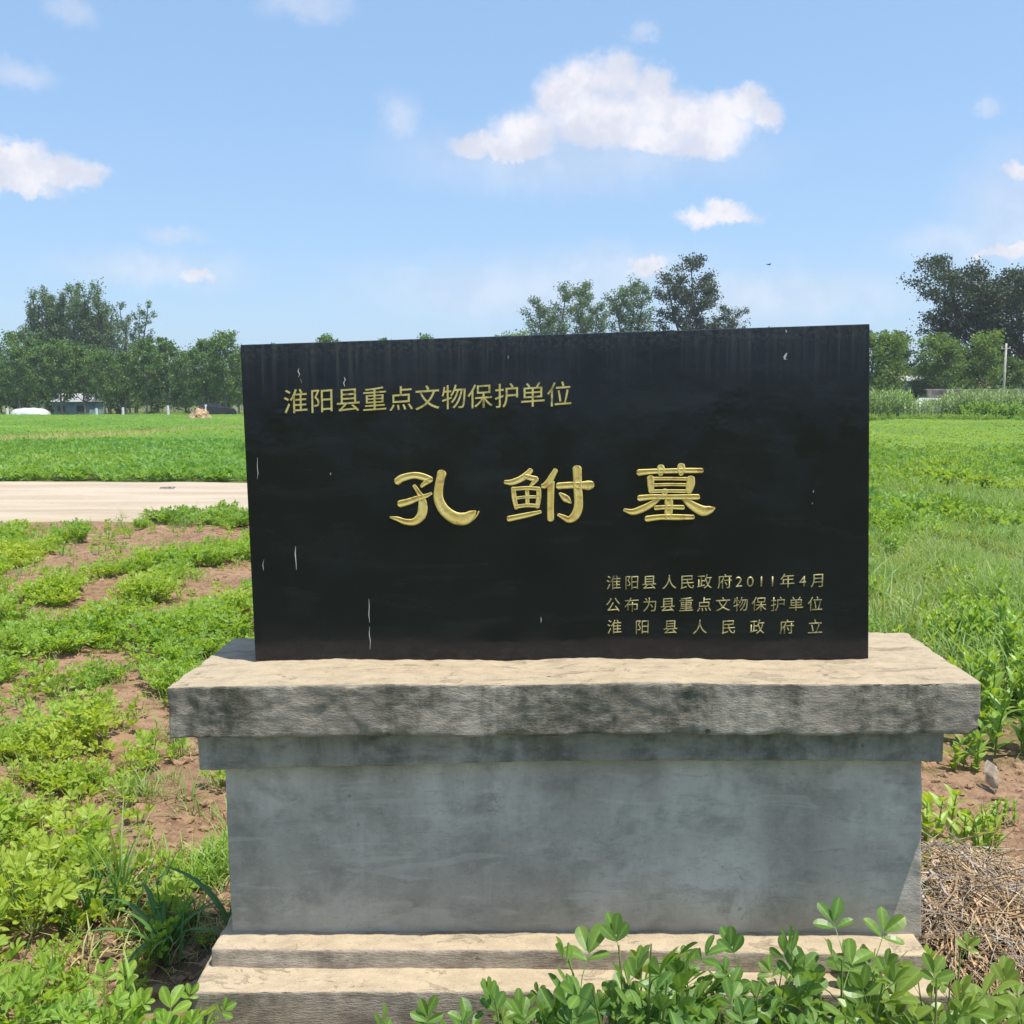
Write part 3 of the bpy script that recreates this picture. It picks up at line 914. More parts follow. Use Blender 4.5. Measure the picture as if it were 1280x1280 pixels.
def peanut_layout(rs, height, spread, nst, per):
    """stems as polylines and leaf frames (matrix, variant, scale)"""
    stems, leaves = [], []
    for s in range(nst):
        a = 2 * PI * (s + rs.uniform(-0.3, 0.3)) / nst
        out_r = spread * (rs.uniform(0.25, 1.0) if s else 0.05)
        hh = height * rs.uniform(0.75, 1.05) * (1.0 - 0.35 * (out_r / spread) ** 2)
        P = []
        for t in np.linspace(0, 1, 6):
            P.append(Vector((math.cos(a) * out_r * t ** 0.8, math.sin(a) * out_r * t ** 0.8, hh * t ** 1.25)))
        stems.append(P)
        for q in range(per):
            t = 0.25 + 0.75 * (q + rs.uniform(0, 0.6)) / per
            t = min(t, 1.0)
            f = t * 5
            i = min(int(f), 4)
            p = P[i].lerp(P[i + 1], f - i)
            la = a + (1.25 if q % 2 else -1.25) + rs.uniform(-0.7, 0.7)
            if q == per - 1: la = a + rs.uniform(-0.5, 0.5)
            el_ = rs.uniform(0.1, 0.8) + (0.35 if q == per - 1 else 0)
            sc = rs.uniform(0.8, 1.1) * (0.75 if q == per - 1 else 1.0)
            Mx = Matrix.Translation(p) @ Matrix.Rotation(la, 4, 'Z') @ Matrix.Rotation(-el_, 4, 'Y') @ Matrix.Rotation(rs.uniform(-0.5, 0.5), 4, 'X') @ Matrix.Scale(sc, 4)
            leaves.append((Mx, rs.randrange(5)))
    return stems, leaves


rs = random.Random(3)
LEAFG = [compound(rs, 1.0, 1.0 if i < 4 else 0.6) for i in range(5)]


def peanut_mesh(seed, height=0.22, spread=0.17, nst=11, per=5, matr='peanut', lsc=1.0):
    r = random.Random(seed)
    st, lv = peanut_layout(r, height, spread, nst, per)
    g = Geo()
    for P in st: g.tube(P, [0.0028, 0.0025, 0.0022, 0.002, 0.0017, 0.0012], 3, False)
    for Mx, v in lv:
        L = LEAFG[v]
        g.add(xf(L.V, Mx @ Matrix.Scale(lsc, 4)), L.F, L.M)
    return g.mesh('peanut_plant', M[matr])


def blade(g, p, a, L, Wd, lean, curl, seg=5, tip=0.0, mid=True):
    V, F, Md = [], [], []
    d = Vector((math.cos(a), math.sin(a), 0))
    s = Vector((-d.y, d.x, 0))
    ang = lean
    pos_ = Vector(p)
    for i in range(seg + 1):
        t = i / seg
        hw = Wd / 2 * (1 - t ** 1.8) * (0.75 + 0.5 * math.sin(min(1, t * 2.2) * PI / 2)) + 0.0003
        V += [pos_ - s * hw + Vector((0, 0, hw * 0.4)), pos_, pos_ + s * hw + Vector((0, 0, hw * 0.4))]
        Md += [0, 1, 0]
        step = L / seg
        pos_ = pos_ + (d * math.sin(ang) + Vector((0, 0, math.cos(ang)))) * step
        ang += curl / seg
    for i in range(seg):
        for j in range(2):
            F.append((3 * i + j, 3 * i + 1 + j, 3 * i + 4 + j, 3 * i + 3 + j))
    g.add(V, F, Md)


def grass_mesh(seed, n=34, L=0.2, Wd=0.004, rad=0.08, matr='grass', flat=0.5):
    r = random.Random(seed)
    g = Geo()
    for _ in range(n):
        a = r.uniform(0, 2 * PI)
        q = rad * math.sqrt(r.random())
        b = r.uniform(0, 2 * PI)
        blade(g, (q * math.cos(b), q * math.sin(b), 0), a, L * r.uniform(0.5, 1.15), Wd * r.uniform(0.7, 1.4), r.uniform(0.05, flat * 1.3), r.uniform(0.3, 1.9), 4)
    return g.mesh('grass_tuft', M[matr])


def weed_mesh(seed, h=0.4, nst=3, nl=14, L=0.10, Wd=0.022, matr='weed', spread=0.08):
    """upright weed with lance-shaped leaves whorled up its stems"""
    r = random.Random(seed)
    g = Geo()
    for s in range(nst):
        a0 = r.uniform(0, 2 * PI)
        lean = r.uniform(0.02, 0.3)
        hh = h * r.uniform(0.7, 1.1)
        b = Vector((r.uniform(-1, 1) * spread, r.uniform(-1, 1) * spread, 0))
        P = [b + Vector((math.cos(a0) * lean * hh * t * t, math.sin(a0) * lean * hh * t * t, hh * t)) for t in np.linspace(0, 1, 5)]
        g.tube(P, [0.004, 0.0035, 0.003, 0.0024, 0.0015], 4, False)
        for q in range(nl):
            t = 0.12 + 0.88 * q / nl
            f = t * 4
            i = min(int(f), 3)
            p = P[i].lerp(P[i + 1], f - i)
            blade(g, p, q * 2.4 + r.uniform(-.4, .4), L * r.uniform(0.7, 1.15) * (1.1 - 0.55 * t), Wd * r.uniform(0.8, 1.2), 0.75 - 0.3 * t + r.uniform(-.2, .2), r.uniform(0.3, 1.2), 4)
    return g.mesh('weed', M[matr])


def scatter(name, pts, rot, scl, idx, sources, label, cat):
    """one stuff object: points that carry shared plant meshes"""
    me = bpy.data.meshes.new(name)
    pts = np.asarray(pts, np.float32)
    me.vertices.add(len(pts))
    me.vertices.foreach_set('co', pts.reshape(-1))
    a = me.attributes.new('rot', 'FLOAT_VECTOR', 'POINT'); a.data.foreach_set('vector', np.asarray(rot, np.float32).reshape(-1))
    a = me.attributes.new('scl', 'FLOAT', 'POINT'); a.data.foreach_set('value', np.asarray(scl, np.float32))
    a = me.attributes.new('idx', 'INT', 'POINT'); a.data.foreach_set('value', np.asarray(idx, np.int32))
    o = bpy.data.objects.new(name, me)
    COL.objects.link(o)
    tag(o, label, cat, kind='stuff')
    ng = bpy.data.node_groups.new(name, 'GeometryNodeTree')
    ng.interface.new_socket('Geometry', in_out='INPUT', socket_type='NodeSocketGeometry')
    ng.interface.new_socket('Geometry', in_out='OUTPUT', socket_type='NodeSocketGeometry')
    N = ng.nodes
    gi, go = N.new('NodeGroupInput'), N.new('NodeGroupOutput')
    iop = N.new('GeometryNodeInstanceOnPoints')
    iop.inputs['Pick Instance'].default_value = True
    jn = N.new('GeometryNodeJoinGeometry')
    for me_s in sources:
        so_ = bpy.data.objects.new('source_' + name, me_s)
        oi = N.new('GeometryNodeObjectInfo')
        oi.inputs['Object'].default_value = so_
        oi.inputs['As Instance'].default_value = True
        ng.links.new(oi.outputs['Geometry'], jn.inputs[0])
    for nm, typ, sock in (('rot', 'FLOAT_VECTOR', 'Rotation'), ('scl', 'FLOAT', 'Scale'), ('idx', 'INT', 'Instance Index')):
        na = N.new('GeometryNodeInputNamedAttribute')
        na.data_type = typ
        na.inputs['Name'].default_value = nm
        ng.links.new([s for s in na.outputs if s.enabled and s.name == 'Attribute'][0], iop.inputs[sock])
    ng.links.new(gi.outputs[0], iop.inputs['Points'])
    ng.links.new(jn.outputs[0], iop.inputs['Instance'])
    ng.links.new(iop.outputs[0], go.inputs[0])
    md = o.modifiers.new('scatter', 'NODES')
    md.node_group = ng
    return o


def rand_rots(n, tilt=0.15):
    r = RNG.uniform(-tilt, tilt, (n, 3))
    r[:, 2] = RNG.uniform(0, 2 * PI, n)
    return r


# --- peanut plot left of the stone: individuals
BARE = [(-2.3, 5.53, 0.24, 0.3), (-3.01, 7.34, 0.16, 0.7), (-3.44, 6.94, 0.2, 0.27), (-3.96, 8.69, 0.3, 0.7), (-3.75, 10.3, 0.75, 1.4), (-2.32, 8.1, 0.3, 0.9),
        (-2.29, 4.6, 0.14, 0.22), (-1.91, 4.93, 0.10, 0.25), (-1.12, 3.5, 0.24, 0.3), (-1.61, 4.49, 0.13, 0.28), 
        (-0.98, 2.75, 0.26, 0.30), (-1.2, 3.98, 0.13, 0.25), (-1.5, 3.2, 0.07, 0.15), (-2.9, 11.2, 0.5, 0.8), (-1.0, 3.2, 0.2, 0.2), (-2.0, 9.6, 0.35, 0.5)]


def is_bare(x, y, m=0.0):
    return any(((x - a) / (rx + m)) ** 2 + ((y - b) / (ry + m)) ** 2 < 1 for a, b, rx, ry in BARE)


spots = []
pr = random.Random(21)
for r_i in range(-1, 18):
    for half in (0, 1):
        xr = ROWS_X0 - ROWS_DX * r_i + (0.14 if half else -0.16)
        y = 2.5 + pr.uniform(0, 0.3)
        while y < 12.3:
            x = xr + pr.gauss(0, 0.085)
            y += pr.uniform(0.18, 0.29)
            if x < -0.80 * y - 1.6 or x > 0.2: continue
            if -0.85 < x < 1.2 and y < 3.0: continue
            if is_bare(x, y, 0.08): continue
            if y > 11.9 or (y > 10.6 and pr.random() < 0.65): continue
            if y > 4.3 and mnoise.noise((x * 1.9, y * 1.5, 9)) > 0.42: continue
            spots.append((x, y))
spots.sort(key=lambda p: (p[0] < -0.53 * p[1] - 0.15, p[1] ** 2 + p[0] ** 2))
PM = [peanut_mesh(100 + i, 0.135 + 0.02 * (i % 3), 0.20, 22, 8, 'peanut', 0.52) for i in range(6)]


def leafy_plant(x, y, sc, seed, label, group, matr, height=0.27, spread=0.15, nst=8, per=5, name='peanut_plant', lsc=1.0):
    """plant near the camera: stems in one mesh, every compound leaf its own part"""
    r = random.Random(seed)
    st, lv = peanut_layout(r, height, spread, nst, per)
    root = tag(empty(name, (x, y, ground_h(x, y) - 0.01), r.uniform(0, 6.28)), label, 'plant', group)
    g = Geo()
    for P in st: g.tube([p * sc for p in P], [0.0034 * sc, 0.003 * sc, 0.0027 * sc, 0.0023 * sc, 0.0018 * sc, 0.0012 * sc], 4, False)
    link('stems', g.mesh('stems', M['stem']), parent=root)
    for Mx, v in lv:
        o = bpy.data.objects.new('leaf', LEAFM[matr][v])
        COL.objects.link(o)
        o.parent = root
        o.matrix_local = Matrix.Scale(sc, 4) @ Mx @ Matrix.Scale(lsc * r.uniform(0.78, 1.2), 4)
    return root


LEAFM = {k: [g.mesh('leaf', M[k]) for g in LEAFG] for k in ('peanut', 'peanut_front')}
near_n = 26
far_pts = []
for i, (x, y) in enumerate(spots):
    sc = random.uniform(0.62, 1.28)
    if i < near_n:
        sc *= 0.82
        leafy_plant(x, y, sc, 500 + i, 'low bright green peanut plant at the near end of the rows, left of the pedestal', 'near peanut plants left of the pedestal', 'peanut', 0.18, 0.21, 15, 7, lsc=0.72)
    elif i < 290:
        o = link('peanut_plant', PM[i % 6], loc=(x, y, ground_h(x, y) - 0.01))
        o.rotation_euler = (0, 0, random.uniform(0, 6.28))
        s_ = sc * (1.08 if y > 6 else 1.0)
        o.scale = (s_, s_, s_ * random.uniform(0.85, 1.1))
        tag(o, 'small bushy peanut plant growing in a row in the brown soil plot beside the road', 'plant', 'peanut plants in rows on the brown plot')
    else:
        far_pts.append((x, y, 0))
if far_pts:
    n = len(far_pts)
    scatter('peanut_foliage', far_pts, rand_rots(n), RNG.uniform(0.85, 1.25, n), RNG.integers(0, 6, n), PM, 'peanut plants at the far end of the brown plot by the road', 'crop')

# small weeds and seedlings between the rows
n = 2600
pts = []
while len(pts) < n:
    y = 2.7 + 9.5 * pr.random() ** 1.25
    x = pr.uniform(-0.58 * y - 0.6, 0.3)
    if -0.9 < x < 1.2 and y < 2.95: continue
    if is_bare(x, y) and pr.random() < 0.75: continue
    pts.append((x, y, ground_h(x, y) - 0.005))
SEED = [peanut_mesh(300 + i, 0.07, 0.06, 4, 2, 'peanut', 0.55) for i in range(3)] + [grass_mesh(310 + i, 14, 0.11, 0.003, 0.04) for i in range(2)]
scatter('ground_weeds', pts, rand_rots(n), RNG.uniform(0.6, 1.5, n), RNG.integers(0, 5, n), SEED, 'small seedlings and grass blades scattered over the brown soil', 'weeds')


# soil clods
def rock_mesh(seed):
    bm = bmesh.new()
    bmesh.ops.create_icosphere(bm, subdivisions=2, radius=1)
    for v in bm.verts:
        v.co *= 1 + 0.45 * mnoise.noise(v.co * 1.3 + Vector((seed * 5, 0, 0))) + 0.15 * mnoise.noise(v.co * 4 + Vector((seed, 0, 0)))
        v.co.z *= 0.6
    me_ = bpy.data.meshes.new('soil_clod')
    bm.to_mesh(me_); bm.free()
    me_.materials.append(M['clod'])
    return me_


n = 9000
pts = []
while len(pts) < n:
    y = 2.4 + 9.9 * pr.random() ** 1.5
    x = pr.uniform(-0.56 * y - 0.4, 0.56 * y + 0.4)
    if x > 0.3 and y > 4.6: continue
    if -0.72 < x < 1.0 and y < 2.78: continue
    pts.append((x, y, ground_h(x, y) + 0.001))
sc_ = np.clip(RNG.lognormal(-4.75, 0.6, n), 0.003, 0.035)
scatter('soil_clods', pts, rand_rots(n, 0.6), sc_, RNG.integers(0, 4, n), [rock_mesh(i) for i in range(4)], 'crumbs and clods of dry brown soil between the plants', 'soil')

# dry bits of straw lying on the soil
DRY = [grass_mesh(330 + i, 9, 0.09, 0.0028, 0.05, 'drygrass', 1.3) for i in range(3)]
n = 900
pts = []
while len(pts) < n:
    y = 2.4 + 9.9 * pr.random() ** 1.3
    x = pr.uniform(-0.56 * y - 0.4, 0.56 * y)
    if x > 0.2 and y > 5: continue
    if -0.72 < x < 1.0 and y < 2.78: continue
    pts.append((x, y, ground_h(x, y) + 0.004))
scatter('dead_stems', pts, np.c_[RNG.uniform(-.3, .3, n), RNG.uniform(0.9, 1.5, n), RNG.uniform(0, 6.28, n)], RNG.uniform(0.4, 1.0, n), RNG.integers(0, 3, n), DRY, 'bits of dry grass lying on the brown soil', 'dry grass')

# --- big plants along the foot of the pedestal, in front of its steps
FRONT = [(-0.30, 1.78, 0.88), (-0.17, 1.80, 1.05), (0.03, 1.93, 1.10), (0.10, 1.75, 1.2), (0.26, 1.90, 1.36), (0.40, 1.72, 1.2), (0.48, 1.93, 1.42), (0.62, 1.78, 1.33), (0.68, 1.97, 1.40),
         (0.80, 1.80, 1.42), (0.90, 1.98, 1.38), (0.98, 1.82, 1.30), (1.12, 1.97, 1.28), (1.16, 1.76, 1.1), (0.22, 1.62, 1.05), (0.55, 1.60, 1.1), (0.85, 1.62, 1.1), (0.35, 1.98, 1.15), (1.30, 1.95, 1.0)]
FRONT.remove((0.22, 1.62, 1.05))
FRONT += [(-0.23, 1.93, 0.74), (-0.10, 1.92, 0.88), (1.36, 1.85, 0.9)]
NTH = ['leftmost', 'second', 'third', 'fourth', 'fifth', 'sixth', 'seventh', 'eighth', 'ninth', 'tenth', 'eleventh', 'twelfth', 'thirteenth', 'fourteenth', 'fifteenth', 'sixteenth', 'seventeenth', 'eighteenth', 'nineteenth', 'twentieth', 'twenty-first', 'rightmost']
FRONT.sort()
for i, (x, y, s_) in enumerate(FRONT):
    s_ *= (0.80 if x > 0.45 else 0.90) + 0.18 * ((x * 7.3) % 1.0)
    leafy_plant(x, y, s_, 700 + i, 'large leafy peanut plant in front of the pedestal steps, %s from the left' % NTH[i] if 0 < i < len(FRONT) - 1 else '%s large leafy peanut plant in front of the pedestal steps' % (NTH[0] if i == 0 else NTH[-1]), 'large peanut plants in front of the pedestal steps', 'peanut_front', 0.275, 0.16, 11, 6, lsc=0.80)
LEFTF = [(-0.47, 1.86, 0.85), (-0.58, 1.78, 1.1), (-0.68, 1.95, 1.2), (-0.80, 1.82, 1.15), (-0.86, 2.05, 1.15), (-1.0, 1.9, 1.2), (-1.08, 2.12, 1.2), (-1.2, 1.95, 1.25), (-1.26, 2.2, 1.3), (-1.38, 2.4, 1.35),
         (-1.12, 2.36, 1.1), (-1.48, 2.62, 1.3), (-1.3, 2.64, 1.15), (-0.96, 2.2, 0.9), (-1.45, 2.15, 1.2)]
for i, (x, y, s_) in enumerate(LEFTF):
    s_ *= 0.66 + 0.22 * ((i * 7) % 5) / 4
    leafy_plant(x, y, s_, 800 + i, 'tall leafy peanut plant crowding the ground left of the pedestal steps', 'tall peanut plants left of the pedestal steps', 'peanut', 0.225, 0.16, 11, 6, lsc=0.74)


# single grass plants on the left
def blades_thing(name, x, y, blades, label, cat, m='grass', leaf_parts=False):
    root = tag(empty(name, (x, y, ground_h(x, y))), label, cat)
    for a, L, Wd, lean, curl in blades:
        g = Geo()
        blade(g, (0.004 * math.cos(a), 0.004 * math.sin(a), 0), a, L, Wd, lean, curl, 8)
        link('blade', g.mesh('blade', M[m], True), parent=root)
    return root


r = random.Random(5)
blades_thing('grass_tuft', -1.14, 2.85, [(r.uniform(0, 6.28), r.uniform(0.16, 0.32), 0.007, r.uniform(0.02, 0.45), r.uniform(0.1, 0.9)) for _ in range(16)], 'thin upright grass tuft on bare soil left of the pedestal', 'grass tuft')
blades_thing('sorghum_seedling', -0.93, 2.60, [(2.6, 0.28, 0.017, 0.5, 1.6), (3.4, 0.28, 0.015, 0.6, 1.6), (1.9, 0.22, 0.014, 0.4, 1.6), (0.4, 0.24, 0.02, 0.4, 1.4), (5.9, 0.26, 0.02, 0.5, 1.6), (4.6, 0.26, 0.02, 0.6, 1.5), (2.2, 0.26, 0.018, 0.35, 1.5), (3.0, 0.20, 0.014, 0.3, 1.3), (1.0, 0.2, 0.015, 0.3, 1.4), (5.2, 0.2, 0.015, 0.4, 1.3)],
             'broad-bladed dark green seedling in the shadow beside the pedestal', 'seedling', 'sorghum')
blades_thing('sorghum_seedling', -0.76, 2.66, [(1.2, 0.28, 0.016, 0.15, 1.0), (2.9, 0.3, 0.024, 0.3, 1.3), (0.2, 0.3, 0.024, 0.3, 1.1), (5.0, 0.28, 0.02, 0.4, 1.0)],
             'narrow dark green seedling close against the left side of the pedestal', 'seedling', 'sorghum')
blades_thing('grass_tuft', -0.80, 2.08, [(3.3, 0.30, 0.020, 0.3, 1.6), (2.2, 0.28, 0.018, 0.1, 0.8), (3.9, 0.32, 0.018, 0.4, 1.4), (5.2, 0.2, 0.015, 0.5, 1.2)], 'wide-bladed light green grass tuft at the left front corner of the steps', 'grass tuft', 'weed')
n = 60
pts = [(-0.98 + RNG.normal(0, 0.16), 2.66 + RNG.normal(0, 0.14), 0.0) for _ in range(n)]
pts = [p for p in pts if p[0] < -0.73]
n = len(pts)
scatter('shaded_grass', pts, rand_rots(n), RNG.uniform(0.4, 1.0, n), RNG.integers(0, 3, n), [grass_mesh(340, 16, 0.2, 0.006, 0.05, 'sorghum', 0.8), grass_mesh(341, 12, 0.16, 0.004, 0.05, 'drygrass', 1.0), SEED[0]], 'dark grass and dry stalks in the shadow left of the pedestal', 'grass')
n = 36
pts = [(-0.93 + RNG.normal(0, 0.09), 3.08 + RNG.normal(0, 0.07), 0.0) for _ in range(n)]
scatter('grass_patch', pts, rand_rots(n), RNG.uniform(0.5, 0.9, n), RNG.integers(0, 2, n), [grass_mesh(350 + i, 22, 0.15, 0.005, 0.05, 'weed', 1.0) for i in range(2)], 'bright green creeping grass patch by the left side of the pedestal', 'grass')


# --- straw and root heap at the right
def straw_heap():
    root = tag(empty('straw_heap', (1.24, 2.66, 0)), 'tangled heap of dry brown stalks and roots at the right end of the pedestal', 'straw heap')
    r = random.Random(12)
    g, g2 = Geo(), Geo()
    # core mound of packed litter so the heap is not see-through
    core = Geo()
    bm = bmesh.new()
    bmesh.ops.create_icosphere(bm, subdivisions=5, radius=1)
    V = []
    for v in bm.verts:
        p = v.co.copy()
        k = 1 + 0.12 * mnoise.noise(p * 3) + 0.06 * mnoise.noise(p * 9)
        V.append((p.x * 0.27 * k + 0.05, p.y * 0.42 * k, max(-0.05, p.z * 0.13 * k)))
    F = [tuple(q.index for q in f.verts) for f in bm.faces]
    bm.free()
    core.add(V, F)
    link('packed_litter', core.mesh('packed_litter', M['litter'], True), parent=root)
    for i in range(2300):
        a = r.uniform(0, 2 * PI)
        q = math.sqrt(r.random())
        x, y = 0.05 + 0.29 * q * math.cos(a), 0.44 * q * math.sin(a)
        z = 0.13 * math.sqrt(max(0, 1 - q * q)) + r.uniform(-0.01, 0.05)
        d = r.gauss(-1.5, 0.75)
        L = r.uniform(0.10, 0.36)
        P = [Vector((x, y, z))]
        hd = Vector((math.cos(d), math.sin(d), r.uniform(-0.5, 0.35)))
        for s in range(5):
            hd = (hd + Vector((r.gauss(0, .28), r.gauss(0, .28), r.gauss(-0.10, .22)))).normalized()
            nx_ = P[-1] + hd * L / 5
            nx_.z = max(nx_.z, 0.01)
            P.append(nx_)
        w0 = r.uniform(0.0009, 0.0021) if r.random() < 0.85 else r.uniform(0.0022, 0.004)
        (g if r.random() < 0.62 else g2).tube(P, [w0, w0, w0 * .9, w0 * .8, w0 * .6, w0 * .3], 3, False)
    o1 = link('brown_stalks', g.mesh('brown_stalks', M['straw']), parent=root); o1['kind'] = 'stuff'
    o2 = link('grey_stalks', g2.mesh('grey_stalks', M['straw_grey']), parent=root); o2['kind'] = 'stuff'


M['litter'] = simple('packed_litter', (0.085, 0.06, 0.04), 0.95, 0.1, 30, 0.5, 0.01)
straw_heap()
hw = [(1.0 + 0.5 * pr.random(), 2.35 + 0.7 * pr.random(), 0.06) for _ in range(14)]
scatter('heap_weeds', hw, rand_rots(14), RNG.uniform(0.6, 1.3, 14), RNG.integers(0, 5, 14), SEED, 'small green weeds growing through the straw heap', 'weeds')

# --- weeds right of the pedestal (individuals)
WM = [weed_mesh(400 + i, 0.34, 3, 13, 0.11, 0.026) for i in range(4)] + [weed_mesh(410 + i, 0.22, 5, 8, 0.10, 0.030, 'weed', 0.07) for i in range(3)]
for i, (x, y, k, s_, lab) in enumerate([
    (1.40, 3.22, 4, 0.95, 'low broad-leaved weed clump between the straw heap and the pedestal'),
    (1.52, 3.12, 5, 0.85, 'low broad-leaved weed clump at the back of the straw heap'),
    (1.28, 3.34, 6, 1.0, 'low weed clump touching the right side of the pedestal'),
    (1.48, 3.95, 0, 0.9, 'dark green weed under the right corner of the cap'),
    (1.66, 4.1, 4, 1.1, 'bushy weed behind the right corner of the cap'),
    (1.95, 4.2, 1, 1.15, 'upright weed with long narrow leaves beside the bare soil'),
    (2.1, 4.45, 2, 1.2, 'tallest narrow-leaved weed beside the bare soil at the right'),
    (1.72, 3.45, 6, 0.45, 'small seedling on the bare soil right of the pedestal'),
    (1.95, 3.55, 4, 0.5, 'small dusty weed near the dry leaf'),
    (1.42, 4.15, 1, 0.9, 'narrow-leaved weed half hidden behind the right corner of the cap'),
    (1.60, 4.3, 2, 1.0, 'second narrow-leaved weed out from the right corner of the cap'),
    (1.82, 4.35, 3, 1.05, 'leafy weed between the cap corner and the tallest weed at the right'),
    (1.36, 3.75, 5, 0.8, 'low weed tucked under the right end of the cap'),
    (1.84, 4.02, 6, 0.9, 'low spreading weed just behind the dry leaf'),
    (2.14, 4.1, 5, 1.0, 'low spreading weed right of the dry leaf at the picture edge')]):
    o = link('weed', WM[k], loc=(x, y, ground_h(x, y) - 0.01))
    o.rotation_euler = (0, 0, i * 1.3)
    o.scale = (s_,) * 3
    tag(o, lab, 'weed')
n = 150
pts = []
while len(pts) < n:
    y = 4.35 + 1.7 * pr.random()
    x = pr.uniform(0.9, 0.6 * y + 0.6)
    if y < 4.9 and x < 1.5: continue
    if x < 0.41 * y: continue
    pts.append((x, y, ground_h(x, y) - 0.01))
scatter('weed_thicket', pts, rand_rots(n), RNG.uniform(0.6, 1.15, n), RNG.integers(0, 7, n), WM, 'thicket of narrow-leaved green weeds behind the right end of the cap', 'weeds')

# dry curled leaf
g = Geo()
for (ox, oy, a, L, Wd, cur) in ((0, 0, 0.3, 0.085, 0.06, 1.6),):
    V, F = [], []
    for i in range(9):
        t = i / 8
        for j in range(5):
            s_ = (j - 2) / 2
            hw = Wd / 2 * math.sin(PI * (0.06 + 0.9 * t)) ** 0.7
            x = ox + s_ * hw * math.cos(a) + 0.02 * t
            y = oy + s_ * hw * math.sin(a) + cur * 0.05 * s_ * s_
            V.append((x + 0.012 * mnoise.noise((t * 3, s_ * 2, a)), y + 0.05 * (t - .3) + 0.02 * mnoise.noise((t * 3, s_ * 2, a + 5)), 0.02 + L * t + 0.012 * mnoise.noise((t * 4, s_ * 3, a + 9))))
    for i in range(8):
        for j in range(4):
            F.append((i * 5 + j, i * 5 + j + 1, i * 5 + j + 6, i * 5 + j + 5))
    g.add(V, F)
g.tube([(0, 0, 0), (0.003, 0.002, 0.035), (0.01, 0, 0.08)], [0.003, 0.002, 0.001], 4)
M['dryleaf'] = simple('dry_leaf', (0.40, 0.32, 0.24), 0.8, 0.2, 20, 0.3)
o = link('dry_leaf', g.mesh('dry_leaf', M['dryleaf'], True), loc=(1.80, 3.68, 0.01))
o.scale = (0.8, 0.8, 0.9)
tag(o, 'pale curled dry leaf standing on bare soil at the right', 'leaf')

# --- grass and crops right of / behind the stone
GM = [grass_mesh(450 + i, 36, 0.30, 0.0075, 0.12, 'grass', 1.1) for i in range(4)] + [grass_mesh(460, 30, 0.2, 0.004, 0.12, 'drygrass', 1.0)]


def fan_points(n, y0, y1, xa, xb, power=1.0, ok=None):
    P = []
    while len(P) < n:
        y = (y0 ** power + (y1 ** power - y0 ** power) * pr.random()) ** (1 / power)
        x = pr.uniform(xa(y), xb(y))
        if ok and not ok(x, y): continue
        P.append((x, y, ground_h(x, y)))
    return P


n = 10500
pts = fan_points(n, 4.9, 19, lambda y: 0.1, lambda y: 0.56 * y + 1.2, 1.5, lambda x, y: x > 0.3 + 0.25 * mnoise.noise((y, 0, 0)) and not (x < 2.6 and y > 12.2 and x < 2.6))
idx = RNG.integers(0, 4, n)
for i, p in enumerate(pts):
    if mnoise.noise((p[0] * 0.9, p[1] * 0.7, 4)) > 0.35 and RNG.random() < 0.5: idx[i] = 4
scatter('rough_grass', pts, rand_rots(n, 0.3), [float(RNG.uniform(0.5, 1.0)) * (0.95 + 1.0 * mnoise.noise((p_[0] * 2.2, p_[1] * 1.6, 6))) for p_ in pts], idx, GM, 'tangled rough green grass behind the stone on the right', 'grass')

n = 800
pts = fan_points(n, 5.5, 17, lambda y: 0.5, lambda y: 0.56 * y + 1, 1.3, lambda x, y: mnoise.noise((x * 0.9, y * 0.9, 8)) > 0.05 and not (x < 2.8 and y > 12))
scatter('grassland_weeds', pts, rand_rots(n), RNG.uniform(0.45, 0.85, n), RNG.integers(0, 7, n), WM, 'leafy weeds standing up out of the rough grass on the right', 'weeds')

# patches of broad-leaved weeds in it, closing up into a crop towards the back
CM = [peanut_mesh(520 + i, 0.26, 0.24, 9, 4, 'crop_yellow', 1.5) for i in range(4)]
CG = [peanut_mesh(530 + i, 0.26, 0.24, 9, 4, 'crop', 1.5) for i in range(4)]


def right_ok(x, y):
    if x < 2.8 and y > 12: return False
    dens = (y - 12.0) / 7.0
    return mnoise.noise((x * 0.5, y * 0.3, 2)) * 1.1 + mnoise.noise((x * 1.7, y * 1.1, 4)) * 0.5 + dens > 0.35


n = 4200
pts = fan_points(n, 9.5, 30, lambda y: 0.4, lambda y: 0.56 * y + 2, 1.6, right_ok)
scatter('broad_leaved_crop', pts, rand_rots(n), [float(RNG.uniform(0.6, 1.1)) * (1.0 + 0.7 * mnoise.noise((p_[0] * 0.9, p_[1] * 0.6, 12))) for p_ in pts], RNG.integers(0, 4, n), CM, 'bright green low crop beyond the grass on the right', 'crop')


def patch_mesh(seed, matr, size=1.3, n=260, h=0.34, leaf=0.11):
    """a square of dense low crop canopy made of loose leaf faces, for the distance"""
    r = np.random.default_rng(seed)
    c = np.c_[r.uniform(-size / 2, size / 2, n), r.uniform(-size / 2, size / 2, n), r.uniform(0.35, 1.0, n) * h]
    c[:, 2] *= 0.8 + 0.25 * np.sin(c[:, 0] * 9 + seed) * np.cos(c[:, 1] * 7)
    a = r.uniform(0, 2 * PI, n)
    tl = r.uniform(-0.7, 0.7, (n, 2))
    L = leaf * r.uniform(0.6, 1.2, n) / 2
    d = np.c_[np.cos(a), np.sin(a), tl[:, 0]] * L[:, None]
    e = np.c_[-np.sin(a), np.cos(a), tl[:, 1]] * L[:, None] * 0.7
    return quads_mesh('crop_patch', np.stack([c - d, c - e, c + d, c + e], 1), M[matr])


